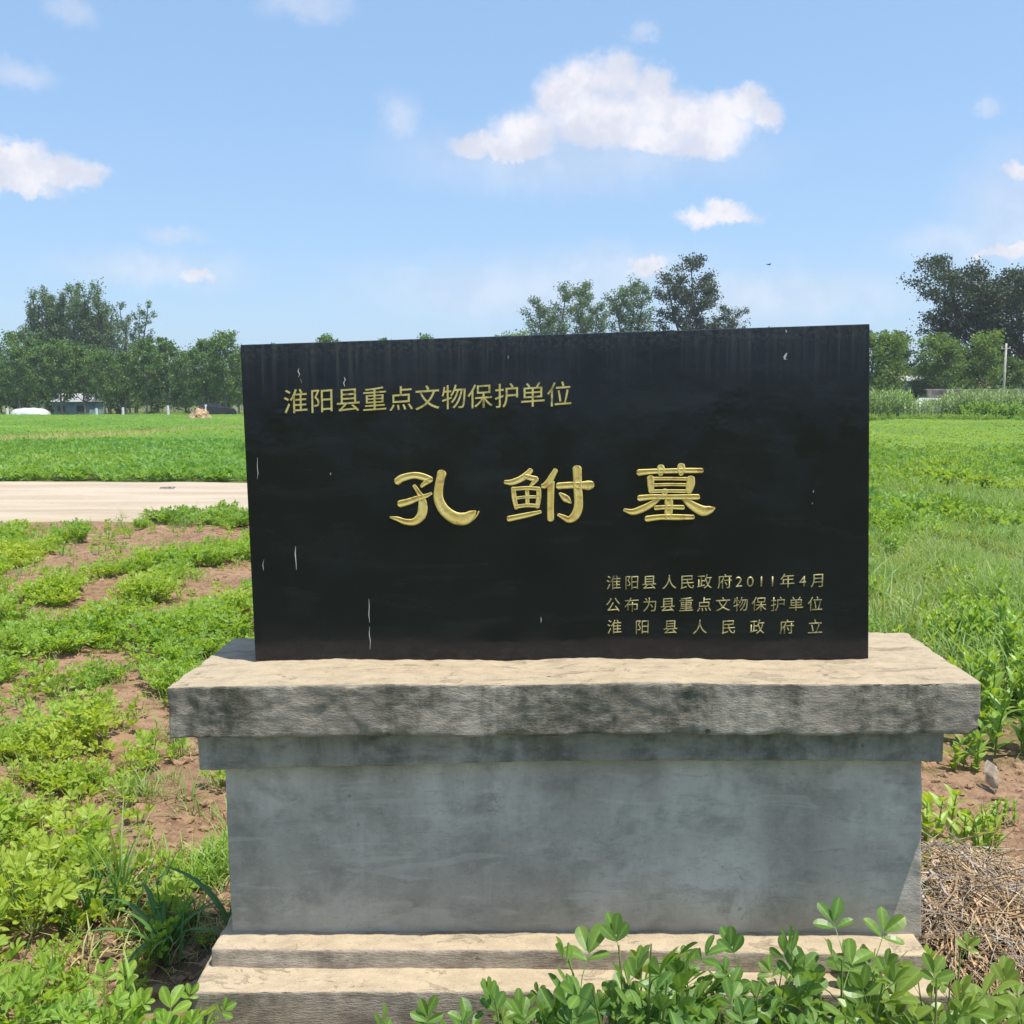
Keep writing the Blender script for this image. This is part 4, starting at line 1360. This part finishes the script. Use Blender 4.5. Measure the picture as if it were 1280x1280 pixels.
FPY = [patch_mesh(1 + i, 'crop_yellow') for i in range(3)]
FPG = [patch_mesh(11 + i, 'crop') for i in range(3)]
pts = []
y = 28.0
while y < 76:
    x = 3.0
    while x < 0.6 * y + 4:
        pts.append((x + pr.uniform(-.3, .3), y + pr.uniform(-.3, .3), 0)); x += 0.85
    y += 0.8
n = len(pts)
scatter('far_right_crop', pts, rand_rots(n, 0.04), [1.0 + 0.55 * mnoise.noise((p_[0] * 0.35, p_[1] * 0.2, 12)) for p_ in pts], RNG.integers(0, 3, n), FPY, 'bright green crop field reaching back to the corn on the right', 'crop')


# --- green field beyond the road, on the left
def strip_d(x, y):
    """distance from the dry strip that crosses the left field"""
    ax, ay = -18.6, 37.0
    dx, dy = 4.6, 16.0
    L = math.hypot(dx, dy)
    return ((x - ax) * dy - (y - ay) * dx) / L


pts = []
pts2 = []
y = 18.9
while y < 36:
    x = -0.6 * y - 2
    while x < -1.9 - (0.5 if y < 21 else 0):
        if abs(strip_d(x, y)) > 2.8 + mnoise.noise((x, y, 0)):
            pts.append((x + pr.uniform(-.12, .12), y + pr.uniform(-.12, .12), 0))
        x += 0.36
    y += 0.36
n = len(pts)
scatter('left_field_crop', pts, rand_rots(n), [float(RNG.uniform(0.75, 1.15)) * (1.0 + 0.5 * mnoise.noise((p_[0] * 0.7, p_[1] * 0.5, 3))) for p_ in pts], RNG.integers(0, 4, n), CG, 'green crop in the field beyond the pale road on the left', 'crop')
pts = []
y = 35.0
while y < 128:
    x = -0.62 * y - 5
    st = 0.8 if y < 70 else 1.1
    while x < -2.2:
        if abs(strip_d(x, y)) > 2.9 + mnoise.noise((x * .5, y * .5, 0)) * 1.5:
            pts.append((x + pr.uniform(-.3, .3), y + pr.uniform(-.3, .3), 0))
        x += st
    y += st
n = len(pts)
scatter('far_left_crop', pts, rand_rots(n, 0.04), [1.05 + 0.5 * mnoise.noise((p_[0] * 0.2, p_[1] * 0.12, 3)) for p_ in pts], RNG.integers(0, 3, n), FPG, 'far green crop stretching to the tree line on the left', 'crop')
pts = []
for _ in range(9000):
    y = pr.uniform(20, 125)
    t = (y - 37) / 16
    x = -18.6 + 4.6 * t + pr.uniform(-3.1, 3.1)
    if x < -0.6 * y - 3 or x > -2: continue
    pts.append((x, y, 0))
n = len(pts)
DG = [grass_mesh(470 + i, 30, 0.3, 0.012, 0.3, 'drygrass', 1.0) for i in range(2)] + [grass_mesh(475, 30, 0.3, 0.012, 0.3, 'grass', 1.0)]
scatter('dry_grass_strip', pts, rand_rots(n), RNG.uniform(0.8, 1.4, n), RNG.integers(0, 3, n), DG, 'yellowing dry grass strip crossing the left field', 'dry grass')
# the wide ground between the far fields and behind the stone (seen from a step aside)
pts = []
y = 20.0
while y < 100:
    x = 2.6
    while x < 3.2:
        pts.append((x, y, 0)); x += 0.6
    y += 0.6
n = len(pts)
scatter('verge_crop', pts, rand_rots(n), RNG.uniform(0.6, 1.0, n), RNG.integers(0, 3, n), FPG, 'green verge along the road behind the stone', 'grass')
# grass fringe along the near edge of the road
pts = []
for _ in range(130):
    x = pr.uniform(-8, 0.5)
    if mnoise.noise((x * 1.3, 0, 3)) < 0.05 and x < -3.6: continue
    pts.append((x, road_near(x) - abs(pr.gauss(0.05, 0.2)), 0.0))
for _ in range(70):
    pts.append((pr.gauss(-3.6, 0.35), pr.uniform(11.9, 13.2), 0.02))
n = len(pts)
scatter('roadside_grass', pts, rand_rots(n), RNG.uniform(0.3, 0.75, n), RNG.integers(0, 8, n), CM[:4] + GM[:4], 'weeds and grass fringing the near edge of the pale road', 'weeds')


# ------------------------------------------------------------------ trees
def tree_parts(seed, Ht, Wd, base=0.2, profile='oval', limbs=14, subs=3, leaf=0.3, nleaf=4200, crad=0.8, up=0.6, leaders=1, sparse=0.0, trunk_r=None):
    r = random.Random(seed)
    nr = np.random.default_rng(seed)
    g = Geo()
    tr = trunk_r or Ht * 0.014
    centers = []

    def prof(t):
        if profile == 'oval': return max(0.12, math.sin(PI * min(1, t ** 0.75 * 0.92 + 0.05)) ** 0.7)
        if profile == 'wide': return 0.55 + 0.45 * math.sin(PI * t) if t < 0.85 else 0.6
        if profile == 'plume': return max(0.1, (1 - t) ** 0.6 * 0.9 + 0.1)
        return 1.0
    for ld in range(leaders):
        la = 2 * PI * ld / max(1, leaders) + r.uniform(-.4, .4)
        off = 0 if leaders == 1 else Wd * 0.34
        hh = Ht * (1 if ld == 0 else r.uniform(0.78, 0.98))
        top = Vector((math.cos(la) * off * r.uniform(0.5, 1), math.sin(la) * off * r.uniform(0.5, 1), hh))
        P, R = [], []
        for i in range(9):
            t = i / 8
            p = Vector((top.x * t ** 1.2, top.y * t ** 1.2, hh * t)) + Vector((r.uniform(-1, 1), r.uniform(-1, 1), 0)) * 0.015 * Ht * (t > 0)
            P.append(p)
            R.append(tr * (1 - 0.9 * t) * (1 if ld == 0 else 0.75) + 0.02)
        g.tube(P, R, 7, False)
        nl = max(4, int(limbs / leaders * 1.3)) if leaders > 1 else limbs
        for k in range(nl):
            t = base + (0.96 - base) * (k + r.random()) / nl
            f = t * 8
            i = min(int(f), 7)
            p0 = P[i].lerp(P[i + 1], f - i)
            a = k * 2.4 + r.uniform(-.5, .5)
            wl = Wd / 2 * (0.55 if leaders > 1 else 1.0)
            L = wl * prof((t - base) / (1 - base)) * r.uniform(0.7, 1.12)
            Q = [p0]
            for s in range(1, 5):
                tt = s / 4
                Q.append(p0 + Vector((math.cos(a) * L * tt, math.sin(a) * L * tt, L * up * tt ** 1.1 + r.uniform(-.05, .05) * L)))
            rr = max(0.03, R[i] * 0.5)
            g.tube(Q, [rr, rr * .75, rr * .55, rr * .35, 0.015], 5, False)
            if r.random() > sparse: centers += [Q[2], Q[3], Q[4]]
            else: centers += [Q[4]]
            for q in range(subs):
                b = Q[1 + q % 3]
                a2 = a + r.choice((-1, 1)) * r.uniform(0.4, 1.1)
                l2 = L * r.uniform(0.3, 0.55)
                e = b + Vector((math.cos(a2) * l2, math.sin(a2) * l2, l2 * r.uniform(0.1, 1.0)))
                g.tube([b, b.lerp(e, .5) + Vector((0, 0, .05 * l2)), e], [rr * .4, rr * .3, 0.012], 4, False)
                centers += [b.lerp(e, 0.6), e]
        centers.append(P[-1]); centers.append(P[-2])
    C = np.array([tuple(c) for c in centers])
    w_ = nr.uniform(0.3, 1.5, len(C))
    pick = nr.choice(len(C), nleaf, p=w_ / w_.sum())
    rad = crad * nr.uniform(0.55, 1.2, len(C))[pick]
    p = C[pick] + np.clip(nr.normal(0, 0.5, (nleaf, 3)), -0.95, 0.95) * rad[:, None] * np.array([1, 1, 0.8])
    p = p[p[:, 2] > Ht * base * 0.6]
    m = len(p)
    q1 = nr.normal(0, 1, (m, 3)); q1 /= np.linalg.norm(q1, axis=1)[:, None]
    q2 = np.cross(q1, nr.normal(0, 1, (m, 3))); q2 /= np.linalg.norm(q2, axis=1)[:, None]
    sz = leaf * nr.uniform(0.55, 1.25, m)[:, None] / 2
    q1, q2 = q1 * sz, q2 * sz * 0.75
    return g, np.stack([p - q1, p - q2, p + q1, p + q2], 1)


def make_tree_kind(name, leafmat, bark='bark', **kw):
    g, Q = tree_parts(**kw)
    return (g.mesh('trunk', M[bark], True), quads_mesh('crown', Q, M[leafmat]))


K = {
    'row': [make_tree_kind('row', 'poplar', 'pale_bark', seed=10 + i, Ht=7.6, Wd=3.6 + 0.3 * i, base=0.16, profile='plume' if i % 2 else 'oval', limbs=20, leaf=0.22, nleaf=5600, crad=0.55, up=1.1) for i in range(4)],
    'tall': [make_tree_kind('tall', 'greygreen', seed=20 + i, Ht=16.8, Wd=7.6, base=0.22, profile='plume', limbs=60, subs=4, leaf=0.24, nleaf=13000, crad=0.6, up=2.2, leaders=6) for i in range(3)],
    'feather': [make_tree_kind('feather', 'greygreen', seed=25, Ht=15.5, Wd=7.4, base=0.3, profile='plume', limbs=34, leaf=0.24, nleaf=5200, crad=0.5, up=1.6, leaders=4, sparse=0.4)],
    'mid': [make_tree_kind('mid', 'greygreen', seed=30 + i, Ht=17, Wd=8.6, base=0.3, limbs=30, subs=5, leaf=0.24, nleaf=11500, crad=0.75, up=1.0, leaders=3) for i in range(3)],
    'fan': [make_tree_kind('fan', 'darktree', seed=41, Ht=17, Wd=9.4, base=0.45, profile='wide', limbs=24, subs=6, leaf=0.25, nleaf=12500, crad=0.8, up=0.85, leaders=3)],
    'big': [make_tree_kind('big', 'darktree', seed=51 + i, Ht=14.6, Wd=13.0, base=0.22, profile='wide', limbs=44, subs=6, leaf=0.24, nleaf=32000, crad=0.9, up=0.55, leaders=3, trunk_r=0.32) for i in range(2)],
    'light': [make_tree_kind('light', 'lighttree', 'pale_bark', seed=61 + i, Ht=6.6, Wd=3.2, base=0.14, limbs=18, leaf=0.19, nleaf=5200, crad=0.6, up=1.0) for i in range(3)],
    'bush': [make_tree_kind('bush', 'poplar', seed=71 + i, Ht=3.4, Wd=3.6, base=0.02, limbs=12, leaf=0.24, nleaf=2400, crad=0.8, up=0.5) for i in range(3)],
}


def tree(kind, v, x, y, sc, rz, label, group=None, sz=None, name='tree'):
    root = tag(empty(name, (x, y, 0), rz), label, 'tree' if name != 'bush' else 'bush', group)
    root.scale = (sc, sc, sz or sc)
    t, c = K[kind][v % len(K[kind])]
    link('trunk', t, parent=root)
    link('crown', c, parent=root)
    return root


def px(u, D):
    return (u - 640) / 1280 * D


# row of young trees at the left field's end, continuing unseen behind the stone
tr = random.Random(4)
ORD = ['first', 'second', 'third', 'fourth', 'fifth', 'sixth', 'seventh', 'eighth', 'ninth', 'tenth', 'eleventh', 'twelfth', 'thirteenth', 'fourteenth', 'fifteenth', 'sixteenth', 'seventeenth', 'eighteenth']
rowlab = 'young green tree in the row closing the left field'
for i, (u, D, k) in enumerate([(-40, 112, 1.0), (-8, 116, 0.98), (28, 112, 1.12), (52, 118, 1.0), (80, 114, 1.0), (108, 116, 1.05), (134, 112, 1.02), (160, 117, 1.02), (186, 113, 0.98), (212, 116, 1.05), (238, 113, 0.98), (262, 117, 1.03), (284, 112, 1.05), (312, 116, 1.0)]):
    tree('row', i, px(u, D), D, k * tr.uniform(0.84, 1.12), tr.uniform(0, 6.28), 'young green tree, %s from the left in the row closing the left field' % ORD[i], 'young trees in the row closing the left field')
hid = [(345, 1.0), (375, 0.97), (412, 1.12), (445, 1.0), (480, 1.08), (508, 0.95), (535, 1.12), (566, 1.0), (598, 1.0), (700, 1.0), (760, 1.0), (830, 1.0), (890, 1.0), (957, 1.18), (1000, 1.0), (1050, 1.2)]
for i, (u, k) in enumerate(hid):
    D = 117 if i % 2 else 113
    tree('row', i + 1, px(u, D), D, k, tr.uniform(0, 6.28), 'young tree whose tip shows just over the top edge of the black tablet', 'young trees just over the top of the tablet')
# darker second rank
for i, u in enumerate([-30, 5, 40, 70, 100, 130, 165, 200, 235, 270, 300, 340]):
    D = 126 + (i % 3) * 3
    tree('row', i + 2, px(u, D), D, tr.uniform(0.8, 0.98), tr.uniform(0, 6.28), 'dark young tree in the shaded second rank behind the row on the left', 'second rank of trees on the left', 0.95)
# tall grey-green trees on the left
for u, D, kind, v, k, lab in [
    (62, 132, 'tall', 0, 0.92, 'tall grey-green tree at the left end of the tall clump'),
    (88, 134, 'tall', 1, 0.97, 'tall grey-green tree left of the tallest one in the clump'),
    (118, 130, 'tall', 2, 1.0, 'tallest grey-green tree of the left-hand clump'),
    (140, 136, 'tall', 0, 0.82, 'grey-green tree right of the tallest one in the clump'),
    (172, 132, 'feather', 0, 0.93, 'feathery thin-crowned tree at the right end of the tall clump'),
    (28, 128, 'row', 2, 1.30, 'rounded green tree standing left of the tall clump')]:
    tree(kind, v, px(u, D), D, k, u * 0.37, lab)
# tops seen over the tablet
for u, D, kind, v, k, lab in [
    (643, 112, 'light', 0, 1.33, 'small light green tree left of the grey-green group above the tablet'),
    (688, 130, 'mid', 0, 0.96, 'grey-green tree at the left of the group above the tablet'),
    (728, 134, 'mid', 1, 1.0, 'grey-green tree in the middle of the group above the tablet'),
    (786, 128, 'mid', 2, 1.0, 'grey-green tree at the right of the group above the tablet'),
    (860, 118, 'fan', 0, 1.01, 'dark fan-shaped tree standing apart above the tablet'),
    (900, 120, 'fan', 0, 0.72, 'smaller dark tree leaning out right of the fan-shaped tree')]:
    tree(kind, v, px(u, D), D, k, u * 0.21, lab)
# right-hand group
for u, D, kind, v, k, lab in [
    (1276, 92, 'big', 0, 0.95, 'huge dark spreading tree behind the corn on the right'),
    (1203, 97, 'big', 1, 0.99, 'dark wide tree with boughs reaching out left over the smaller trees'),
    (1345, 96, 'big', 1, 1.02, 'dark spreading tree at the right-hand edge behind the pole'),
    (1106, 87, 'light', 0, 1.08, 'bright green young tree beside the right edge of the tablet'),
    (1086, 88, 'light', 1, 1.1, 'green young tree half hidden by the right edge of the tablet'),
    (1118, 96, 'row', 1, 1.02, 'narrow dark-topped tree just right of the tablet'),
    (1138, 92, 'light', 2, 0.66, 'low green tree in the gap between the tablet and the large trees'),
    (1164, 87, 'light', 1, 1.05, 'light green tree below the left bough of the large dark tree'),
    (1182, 86, 'light', 2, 0.95, 'green tree leaning on the shade of the large dark tree'),
    (1226, 86.5, 'light', 0, 1.08, 'yellow-green tree in front of the large dark tree, left of the pole'),
    (1256, 88, 'light', 2, 0.8, 'small green tree directly behind the wooden pole')]:
    tree(kind, v, px(u, D), D, k, u * 0.3, lab)
for i in range(26):
    D = 120 + (i % 4) * 3
    x = -70 + i * 3.0
    o = tree('bush', i, x, D, 0.9 + 0.3 * tr.random(), tr.uniform(0, 6), 'low dark bush filling the gap under the left row of trees', 'bushes under the left row of trees', name='bush')
for i in range(16):
    D = 90 + (i % 3) * 3
    x = 30 + i * 2.2
    tree('bush', i, x, D, 1.0 + 0.3 * tr.random(), tr.uniform(0, 6), 'dark bush at the foot of the right-hand trees behind the wall', 'bushes at the foot of the right-hand trees', name='bush')
# far woodland closing the horizon
pts = []
for i in range(420):
    D = pr.uniform(150, 210)
    pts.append((pr.uniform(-0.75 * D, 0.75 * D), D, 0))
n = len(pts)
so_t = [K['row'][i][1] for i in range(4)]
scatter('far_woodland', pts, rand_rots(n, 0.02), RNG.uniform(0.6, 0.85, n), RNG.integers(0, 4, n), so_t, 'far woodland low on the horizon behind the fields', 'woods')


# --- corn and tall weeds on the right
def corn_mesh(seed):
    r = random.Random(seed)
    g = Geo()
    h = r.uniform(1.9, 2.3)
    g.tube([(0, 0, 0), (0.01, 0, h * .5), (0.0, 0.02, h)], [0.016, 0.013, 0.006], 5, False)
    for q in range(11):
        z = 0.25 + (h - 0.45) * q / 11
        blade(g, (0, 0, z), (q % 2) * PI + r.uniform(-.5, .5) + seed, r.uniform(0.5, 0.8), 0.08, 0.5 + r.uniform(-.15, .15), r.uniform(1.0, 2.0), 5)
    for q in range(5):
        blade(g, (0, 0, h - 0.02), q * 1.3, 0.25, 0.012, 0.35, 0.5, 2)
    return g.mesh('corn_plant', M['corn'])


CORN = [corn_mesh(i) for i in range(4)]
pts = []
y = 76.0
while y < 80:
    x = 16.0
    while x < 40.5:
        pts.append((x + pr.uniform(-.1, .1), y + pr.uniform(-.1, .1), 0)); x += 0.27
    y += 0.6
n = len(pts)
scatter('corn_stand', pts, rand_rots(n, 0.06), [float(RNG.uniform(1.02, 1.2)) * (0.78 if 0.388 < p_[0] / p_[1] < 0.42 else 1.0) for p_ in pts], RNG.integers(0, 4, n), CORN, 'stand of grey-green corn in front of the white car', 'corn')
TW = [weed_mesh(600 + i, 1.35, 5, 16, 0.34, 0.10, 'crop_yellow', 0.35) for i in range(4)]
pts = []
for _ in range(700):
    pts.append((pr.uniform(33, 52), pr.uniform(75.0, 79), 0))
n = len(pts)
scatter('tall_yellow_weeds', pts, rand_rots(n), RNG.uniform(0.7, 1.25, n), RNG.integers(0, 4, n), TW, 'tall yellow-green weeds beside the corn at the right', 'weeds')
pts = []
for _ in range(800):
    pts.append((pr.uniform(14, 52), pr.uniform(73.5, 75.5), 0))
n = len(pts)
scatter('low_weeds_by_corn', pts, rand_rots(n), RNG.uniform(0.3, 0.6, n), RNG.integers(0, 4, n), TW, 'low green weeds along the foot of the corn', 'weeds')

# ------------------------------------------------------------------ small distant things
M['whitewall'] = simple('white_wall', (0.70, 0.72, 0.74), 0.8, 0.2, 2, 0.08)
M['bluewall'] = simple('blue_sheet', (0.22, 0.33, 0.42), 0.6, 0.3, 1, 0.3)
M['greyroof'] = simple('grey_roof', (0.33, 0.34, 0.35), 0.7, 0.3, 1, 0.2)
M['redbrick'] = simple('red_brick', (0.33, 0.16, 0.12), 0.9, 0.2, 2, 0.25)
M['oldbrick'] = simple('old_wall', (0.24, 0.19, 0.175), 0.9, 0.2, 1.2, 0.35)
M['coping'] = simple('wall_coping', (0.27, 0.24, 0.21), 0.9, 0.2, 3, 0.2)
M['dark'] = simple('dark_glass', (0.02, 0.025, 0.03), 0.2, 0.5)
M['carwhite'] = simple('white_car_paint', (0.78, 0.79, 0.80), 0.3, 0.5)
M['carblack'] = simple('black_car_paint', (0.02, 0.022, 0.025), 0.3, 0.5)
M['tyre'] = simple('tyre', (0.025, 0.025, 0.025), 0.85, 0.2)
M['polewood'] = simple('pole_wood', (0.42, 0.40, 0.34), 0.85, 0.2, 3, 0.2)
M['sheet'] = simple('white_sheet', (0.5, 0.52, 0.53), 0.5, 0.4, 0.8, 0.12)


def house(name, x, y, w_, d, h, rh, wall, roof, label, cat='building'):
    root = tag(empty(name, (x, y, 0)), label, cat)
    g = Geo(); g.box(-w_ / 2, w_ / 2, 0, d, 0, h)
    link('wall', g.mesh('wall', M[wall]), parent=root)
    g = Geo()
    V = [(-w_ / 2 - .25, -.3, h + .01), (w_ / 2 + .25, -.3, h + .01), (w_ / 2 + .25, d + .3, h + .01), (-w_ / 2 - .25, d + .3, h + .01), (-w_ / 2 - .25, d / 2, h + rh), (w_ / 2 + .25, d / 2, h + rh)]
    g.add(V, [(0, 1, 5, 4), (2, 3, 4, 5), (0, 4, 3), (1, 2, 5), (0, 3, 2, 1)])
    link('roof', g.mesh('roof', M[roof]), parent=root)
    for q in (-0.28, 0.25):
        g = Geo(); g.box(q * w_ - .45, q * w_ + .45, -0.03, 0.02, h * .35, h * .75)
        link('window', g.mesh('window', M['dark']), parent=root)
    return root


house('farm_building', px(90, 119), 119.5, 4.2, 4, 1.7, 1.0, 'bluewall', 'greyroof', 'low pale-roofed shed glimpsed between the trunks under the left trees')
house('farm_building', px(1178, 84), 88.5, 3.4, 3, 3.4, 0.5, 'bluewall', 'greyroof', 'small blue-walled hut among the trees behind the wall')
house('brick_house', 52.5, 100, 12, 7, 2.4, 1.5, 'redbrick', 'redbrick', 'low red brick house under the dark trees at the right edge')

# low plastic tunnel, white, at the left
root = tag(empty('plastic_tunnel', (px(38, 110), 110.5, 0)), 'low white plastic tunnel at the foot of the left trees', 'greenhouse')
g = Geo()
V, F = [], []
for i in range(13):
    t = i / 12
    for j in range(9):
        a = PI * j / 8
        s_ = 0.75 + 0.35 * math.sin(PI * t) ** 0.4
        V.append(((t - .5) * 3.8 + 0.0, -math.cos(a) * 1.0 * s_, math.sin(a) * 0.95 * s_ + 0.02 * math.sin(i * 2)))
for i in range(12):
    for j in range(8):
        F.append((i * 9 + j, i * 9 + j + 1, (i + 1) * 9 + j + 1, (i + 1) * 9 + j))
F += [tuple(range(8, -1, -1)), tuple(range(12 * 9, 13 * 9))]
g.add(V, F)
link('plastic_cover', g.mesh('plastic_cover', M['sheet'], True), parent=root)

# boundary wall on the right
root = tag(empty('brick_wall', (45, 84.5, 0)), 'old grey-brown brick wall behind the corn and weeds', 'wall')
g = Geo(); g.box(-11, 14, 0, 0.24, 0, 2.55)
link('wall_face', g.mesh('wall_face', M['oldbrick']), parent=root)
g = Geo(); g.box(-11.1, 14.1, -0.06, 0.30, 2.552, 2.68)
link('coping', g.mesh('coping', M['coping']), parent=root)
for q in range(9):
    g = Geo(); g.box(-11 + q * 3.1, -10.65 + q * 3.1, -0.12, -0.003, 0, 2.548)
    link('pier', g.mesh('pier', M['redbrick'] if q > 5 else M['oldbrick']), parent=root)
root = tag(empty('brick_wall', (45.0, 81.8, 0)), 'short red brick wall with pale coping at the right edge by the pole', 'wall')
g = Geo(); g.box(-1.4, 12, 0, 0.24, 0, 2.5)
link('wall_face', g.mesh('wall_face', M['redbrick']), parent=root)
g = Geo(); g.box(-1.5, 12.1, -0.05, 0.29, 2.502, 2.66)
link('coping', g.mesh('coping', M['coping']), parent=root)

# pole
root = tag(empty('utility_pole', (px(1250, 80), 80, 0)), 'thin pale wooden pole standing in front of the dark trees at the right', 'pole')
g = Geo(); g.tube([(0, 0, 0), (0.02, 0, 3), (0.05, 0, 6.1)], [0.11, 0.095, 0.075], 8)
link('pole', g.mesh('pole', M['polewood'], True), parent=root)
g = Geo(); g.tube([(-0.35, 0, 5.7), (0.4, 0, 5.72)], [0.035, 0.035], 6)
link('crossarm', g.mesh('crossarm', M['polewood']), parent=root)
for q in (-0.28, 0.34):
    g = Geo(); g.tube([(q, 0, 5.72), (q, 0, 5.80), (q, 0, 5.88)], [0.03, 0.05, 0.03], 6)
    link('insulator', g.mesh('insulator', M['whitewall']), parent=root)

# white marker posts on the left
for u, D, h, lab in [(12, 109, 1.0, 'white concrete post left of the plastic tunnel'), (123, 110, 1.0, 'pale post under the trees right of the shed'), (156, 110, 1.1, 'pale post in the middle of the left tree row'), (212, 109, 1.3, 'white post left of the tan straw mound'), (259, 110, 1.4, 'white post beside the dark parked car')]:
    g = Geo(); g.tube([(0, 0, 0), (0, 0, h * 0.5), (0, 0, h)], [0.16, 0.15, 0.13], 8)
    o = link('marker_post', g.mesh('marker_post', M['whitewall']), loc=(px(u, D), D, 0))
    tag(o, lab, 'post')


def car(x, y, rz, paint, label):
    root = tag(empty('parked_car', (x, y, 0), rz), label, 'car')
    prof = [(-2.2, .35), (-2.25, .75), (-2.1, 1.0), (-1.75, 1.08), (-1.35, 1.5), (0.3, 1.55), (1.05, 1.08), (2.0, .92), (2.22, .65), (2.2, .35)]
    V = []
    for s_ in (-1, 1):
        for a, b in prof:
            V.append((a, s_ * (0.86 - 0.16 * max(0, b - 1.0) / 0.5), b))
    n_ = len(prof)
    F = [tuple(range(n_)), tuple(range(2 * n_ - 1, n_ - 1, -1))] + [(i, (i + 1) % n_ + 0, (i + 1) % n_ + n_, i + n_) for i in range(n_)]
    bm = bmesh.new()
    vv = [bm.verts.new(p) for p in V]
    for f in F: bm.faces.new([vv[i] for i in f])
    bmesh.ops.recalc_face_normals(bm, faces=bm.faces)
    bmesh.ops.bevel(bm, geom=list(bm.edges), offset=0.05, segments=2, affect='EDGES')
    me_ = bpy.data.meshes.new('body'); bm.to_mesh(me_); bm.free(); me_.materials.append(M[paint])
    link('body', me_, parent=root)
    for s_ in (-1, 1):
        for a0, a1 in ((-1.3, -0.65), (-0.55, 0.2)):
            g = Geo()
            yb, yt = s_ * 0.862, s_ * 0.735
            g.add([(a0 - .12, yb, 1.1), (a1 + .1, yb, 1.1), (a1, yt, 1.44), (a0 + .05, yt, 1.44)], [(0, 1, 2, 3)])
            g.add([(a0 - .12, yb - s_ * .02, 1.1), (a1 + .1, yb - s_ * .02, 1.1), (a1, yt - s_ * .02, 1.44), (a0 + .05, yt - s_ * .02, 1.44)], [(3, 2, 1, 0)])
            link('window', g.mesh('window', M['dark']), parent=root)
        for a0 in (-1.35, 1.4):
            g = Geo(); g.tube([(a0, s_ * 0.70, .33), (a0, s_ * 0.90, .33)], [.33, .33], 16)
            link('wheel', g.mesh('wheel', M['tyre']), parent=root)
    return root


car(px(1155, 83), 83.0, PI + 0.1, 'carwhite', 'white car parked behind the corn').scale = (0.95, 0.95, 1.25)
car(px(274, 112), 111, 0.3, 'carblack', 'black parked car under the trees near the left edge of the tablet')

# tan straw mound in the left field
g = Geo()
bm = bmesh.new()
bmesh.ops.create_icosphere(bm, subdivisions=4, radius=1)
V = []
for v in bm.verts:
    p = v.co
    k = 1 + 0.2 * mnoise.noise(p * 2) + 0.1 * mnoise.noise(p * 7)
    V.append((p.x * 0.9 * k, p.y * 0.9 * k, max(-.05, p.z * 1.05 * k)))
F = [tuple(q.index for q in f.verts) for f in bm.faces]
bm.free()
g.add(V, F)
r = random.Random(9)
for _ in range(500):
    a = r.uniform(0, 6.28); e = r.uniform(0, 1.4)
    p = Vector((math.cos(a) * math.cos(e) * .88, math.sin(a) * math.cos(e) * .88, math.sin(e) * 1.0))
    blade(g, p, r.uniform(0, 6.28), 0.35, 0.02, r.uniform(0.6, 2), 0.8, 2)
M['mound'] = simple('tan_straw', (0.46, 0.33, 0.20), 0.9, 0.1, 6, 0.3, 0.02)
o = link('straw_mound', g.mesh('straw_mound', M['mound']), loc=(-25.5, 84, 0))
tag(o, 'tan straw mound at the far side of the left field', 'straw mound')

# scrap of litter on the road
M['trash'] = simple('dark_plastic', (0.09, 0.07, 0.12), 0.4, 0.5)
g = Geo()
for q in range(3):
    V, F = [], []
    for i in range(5):
        for j in range(5):
            V.append((q * .17 + (i - 2) * .05, (j - 2) * .04, 0.03 + 0.05 * abs(mnoise.noise((i * .9 + q * 7, j * .9, 1)))))
    for i in range(4):
        for j in range(4):
            F.append((i * 5 + j, i * 5 + j + 1, i * 5 + j + 6, i * 5 + j + 5))
    g.add(V, F)
o = link('litter_scrap', g.mesh('litter_scrap', M['trash']), loc=(-5.75, 16.8, 0.05))
o.scale = (0.45, 0.6, 0.8)
tag(o, 'crumpled dark purple plastic scrap lying on the pale road', 'litter')

# bird in flight
M['bird'] = simple('bird_feather', (0.05, 0.05, 0.06), 0.8, 0.2)
D = 60.0
root = tag(empty('bird', (px(955, D) / 1.0, D, H + D * (505 - 337) / 1280 * 1.01), 0.5), 'small dark bird flying in the open sky right of the fan-shaped tree', 'bird')
g = Geo(); g.tube([(-.14, 0, 0), (-.07, 0, .01), (0, 0, .015), (.07, 0, .01), (.11, 0, .0)], [.006, .03, .036, .024, .008], 8)
link('body', g.mesh('body', M['bird'], True), parent=root)
for s_ in (-1, 1):
    g = Geo()
    up_ = [(.05, s_ * .02, .02), (.03, s_ * .12, .07), (-.02, s_ * .22, .05), (-.06, s_ * .2, .045), (-.05, s_ * .1, .055), (-.05, s_ * .02, .015)]
    g.add(up_ + [(a, b, c - .006) for a, b, c in up_], [(0, 1, 2, 3, 4, 5), (11, 10, 9, 8, 7, 6)])
    link('wing', g.mesh('wing', M['bird']), parent=root)
g = Geo()
g.add([(-.13, -.01, 0), (-.13, .01, 0), (-.2, .035, 0), (-.2, -.035, 0)], [(0, 1, 2, 3)])
link('tail', g.mesh('tail', M['bird']), parent=root)

# ------------------------------------------------------------------ summer haze
g = Geo()
g.box(-420, 420, -60, 330, -1.2, 24)
hm, ht = mat('haze_air')
vol = ht.n('ShaderNodeVolumePrincipled', {'Color': (0.86, 0.92, 1.0, 1), 'Density': 0.00045, 'Anisotropy': 0.2})
om = ht.n('ShaderNodeOutputMaterial')
ht.t.links.new(vol.outputs[0], om.inputs['Volume'])
o = link('haze', g.mesh('haze', hm))
tag(o, kind='stuff')
o['label'] = 'thin pale summer haze over the fields'
S.cycles.volume_bounces = 0
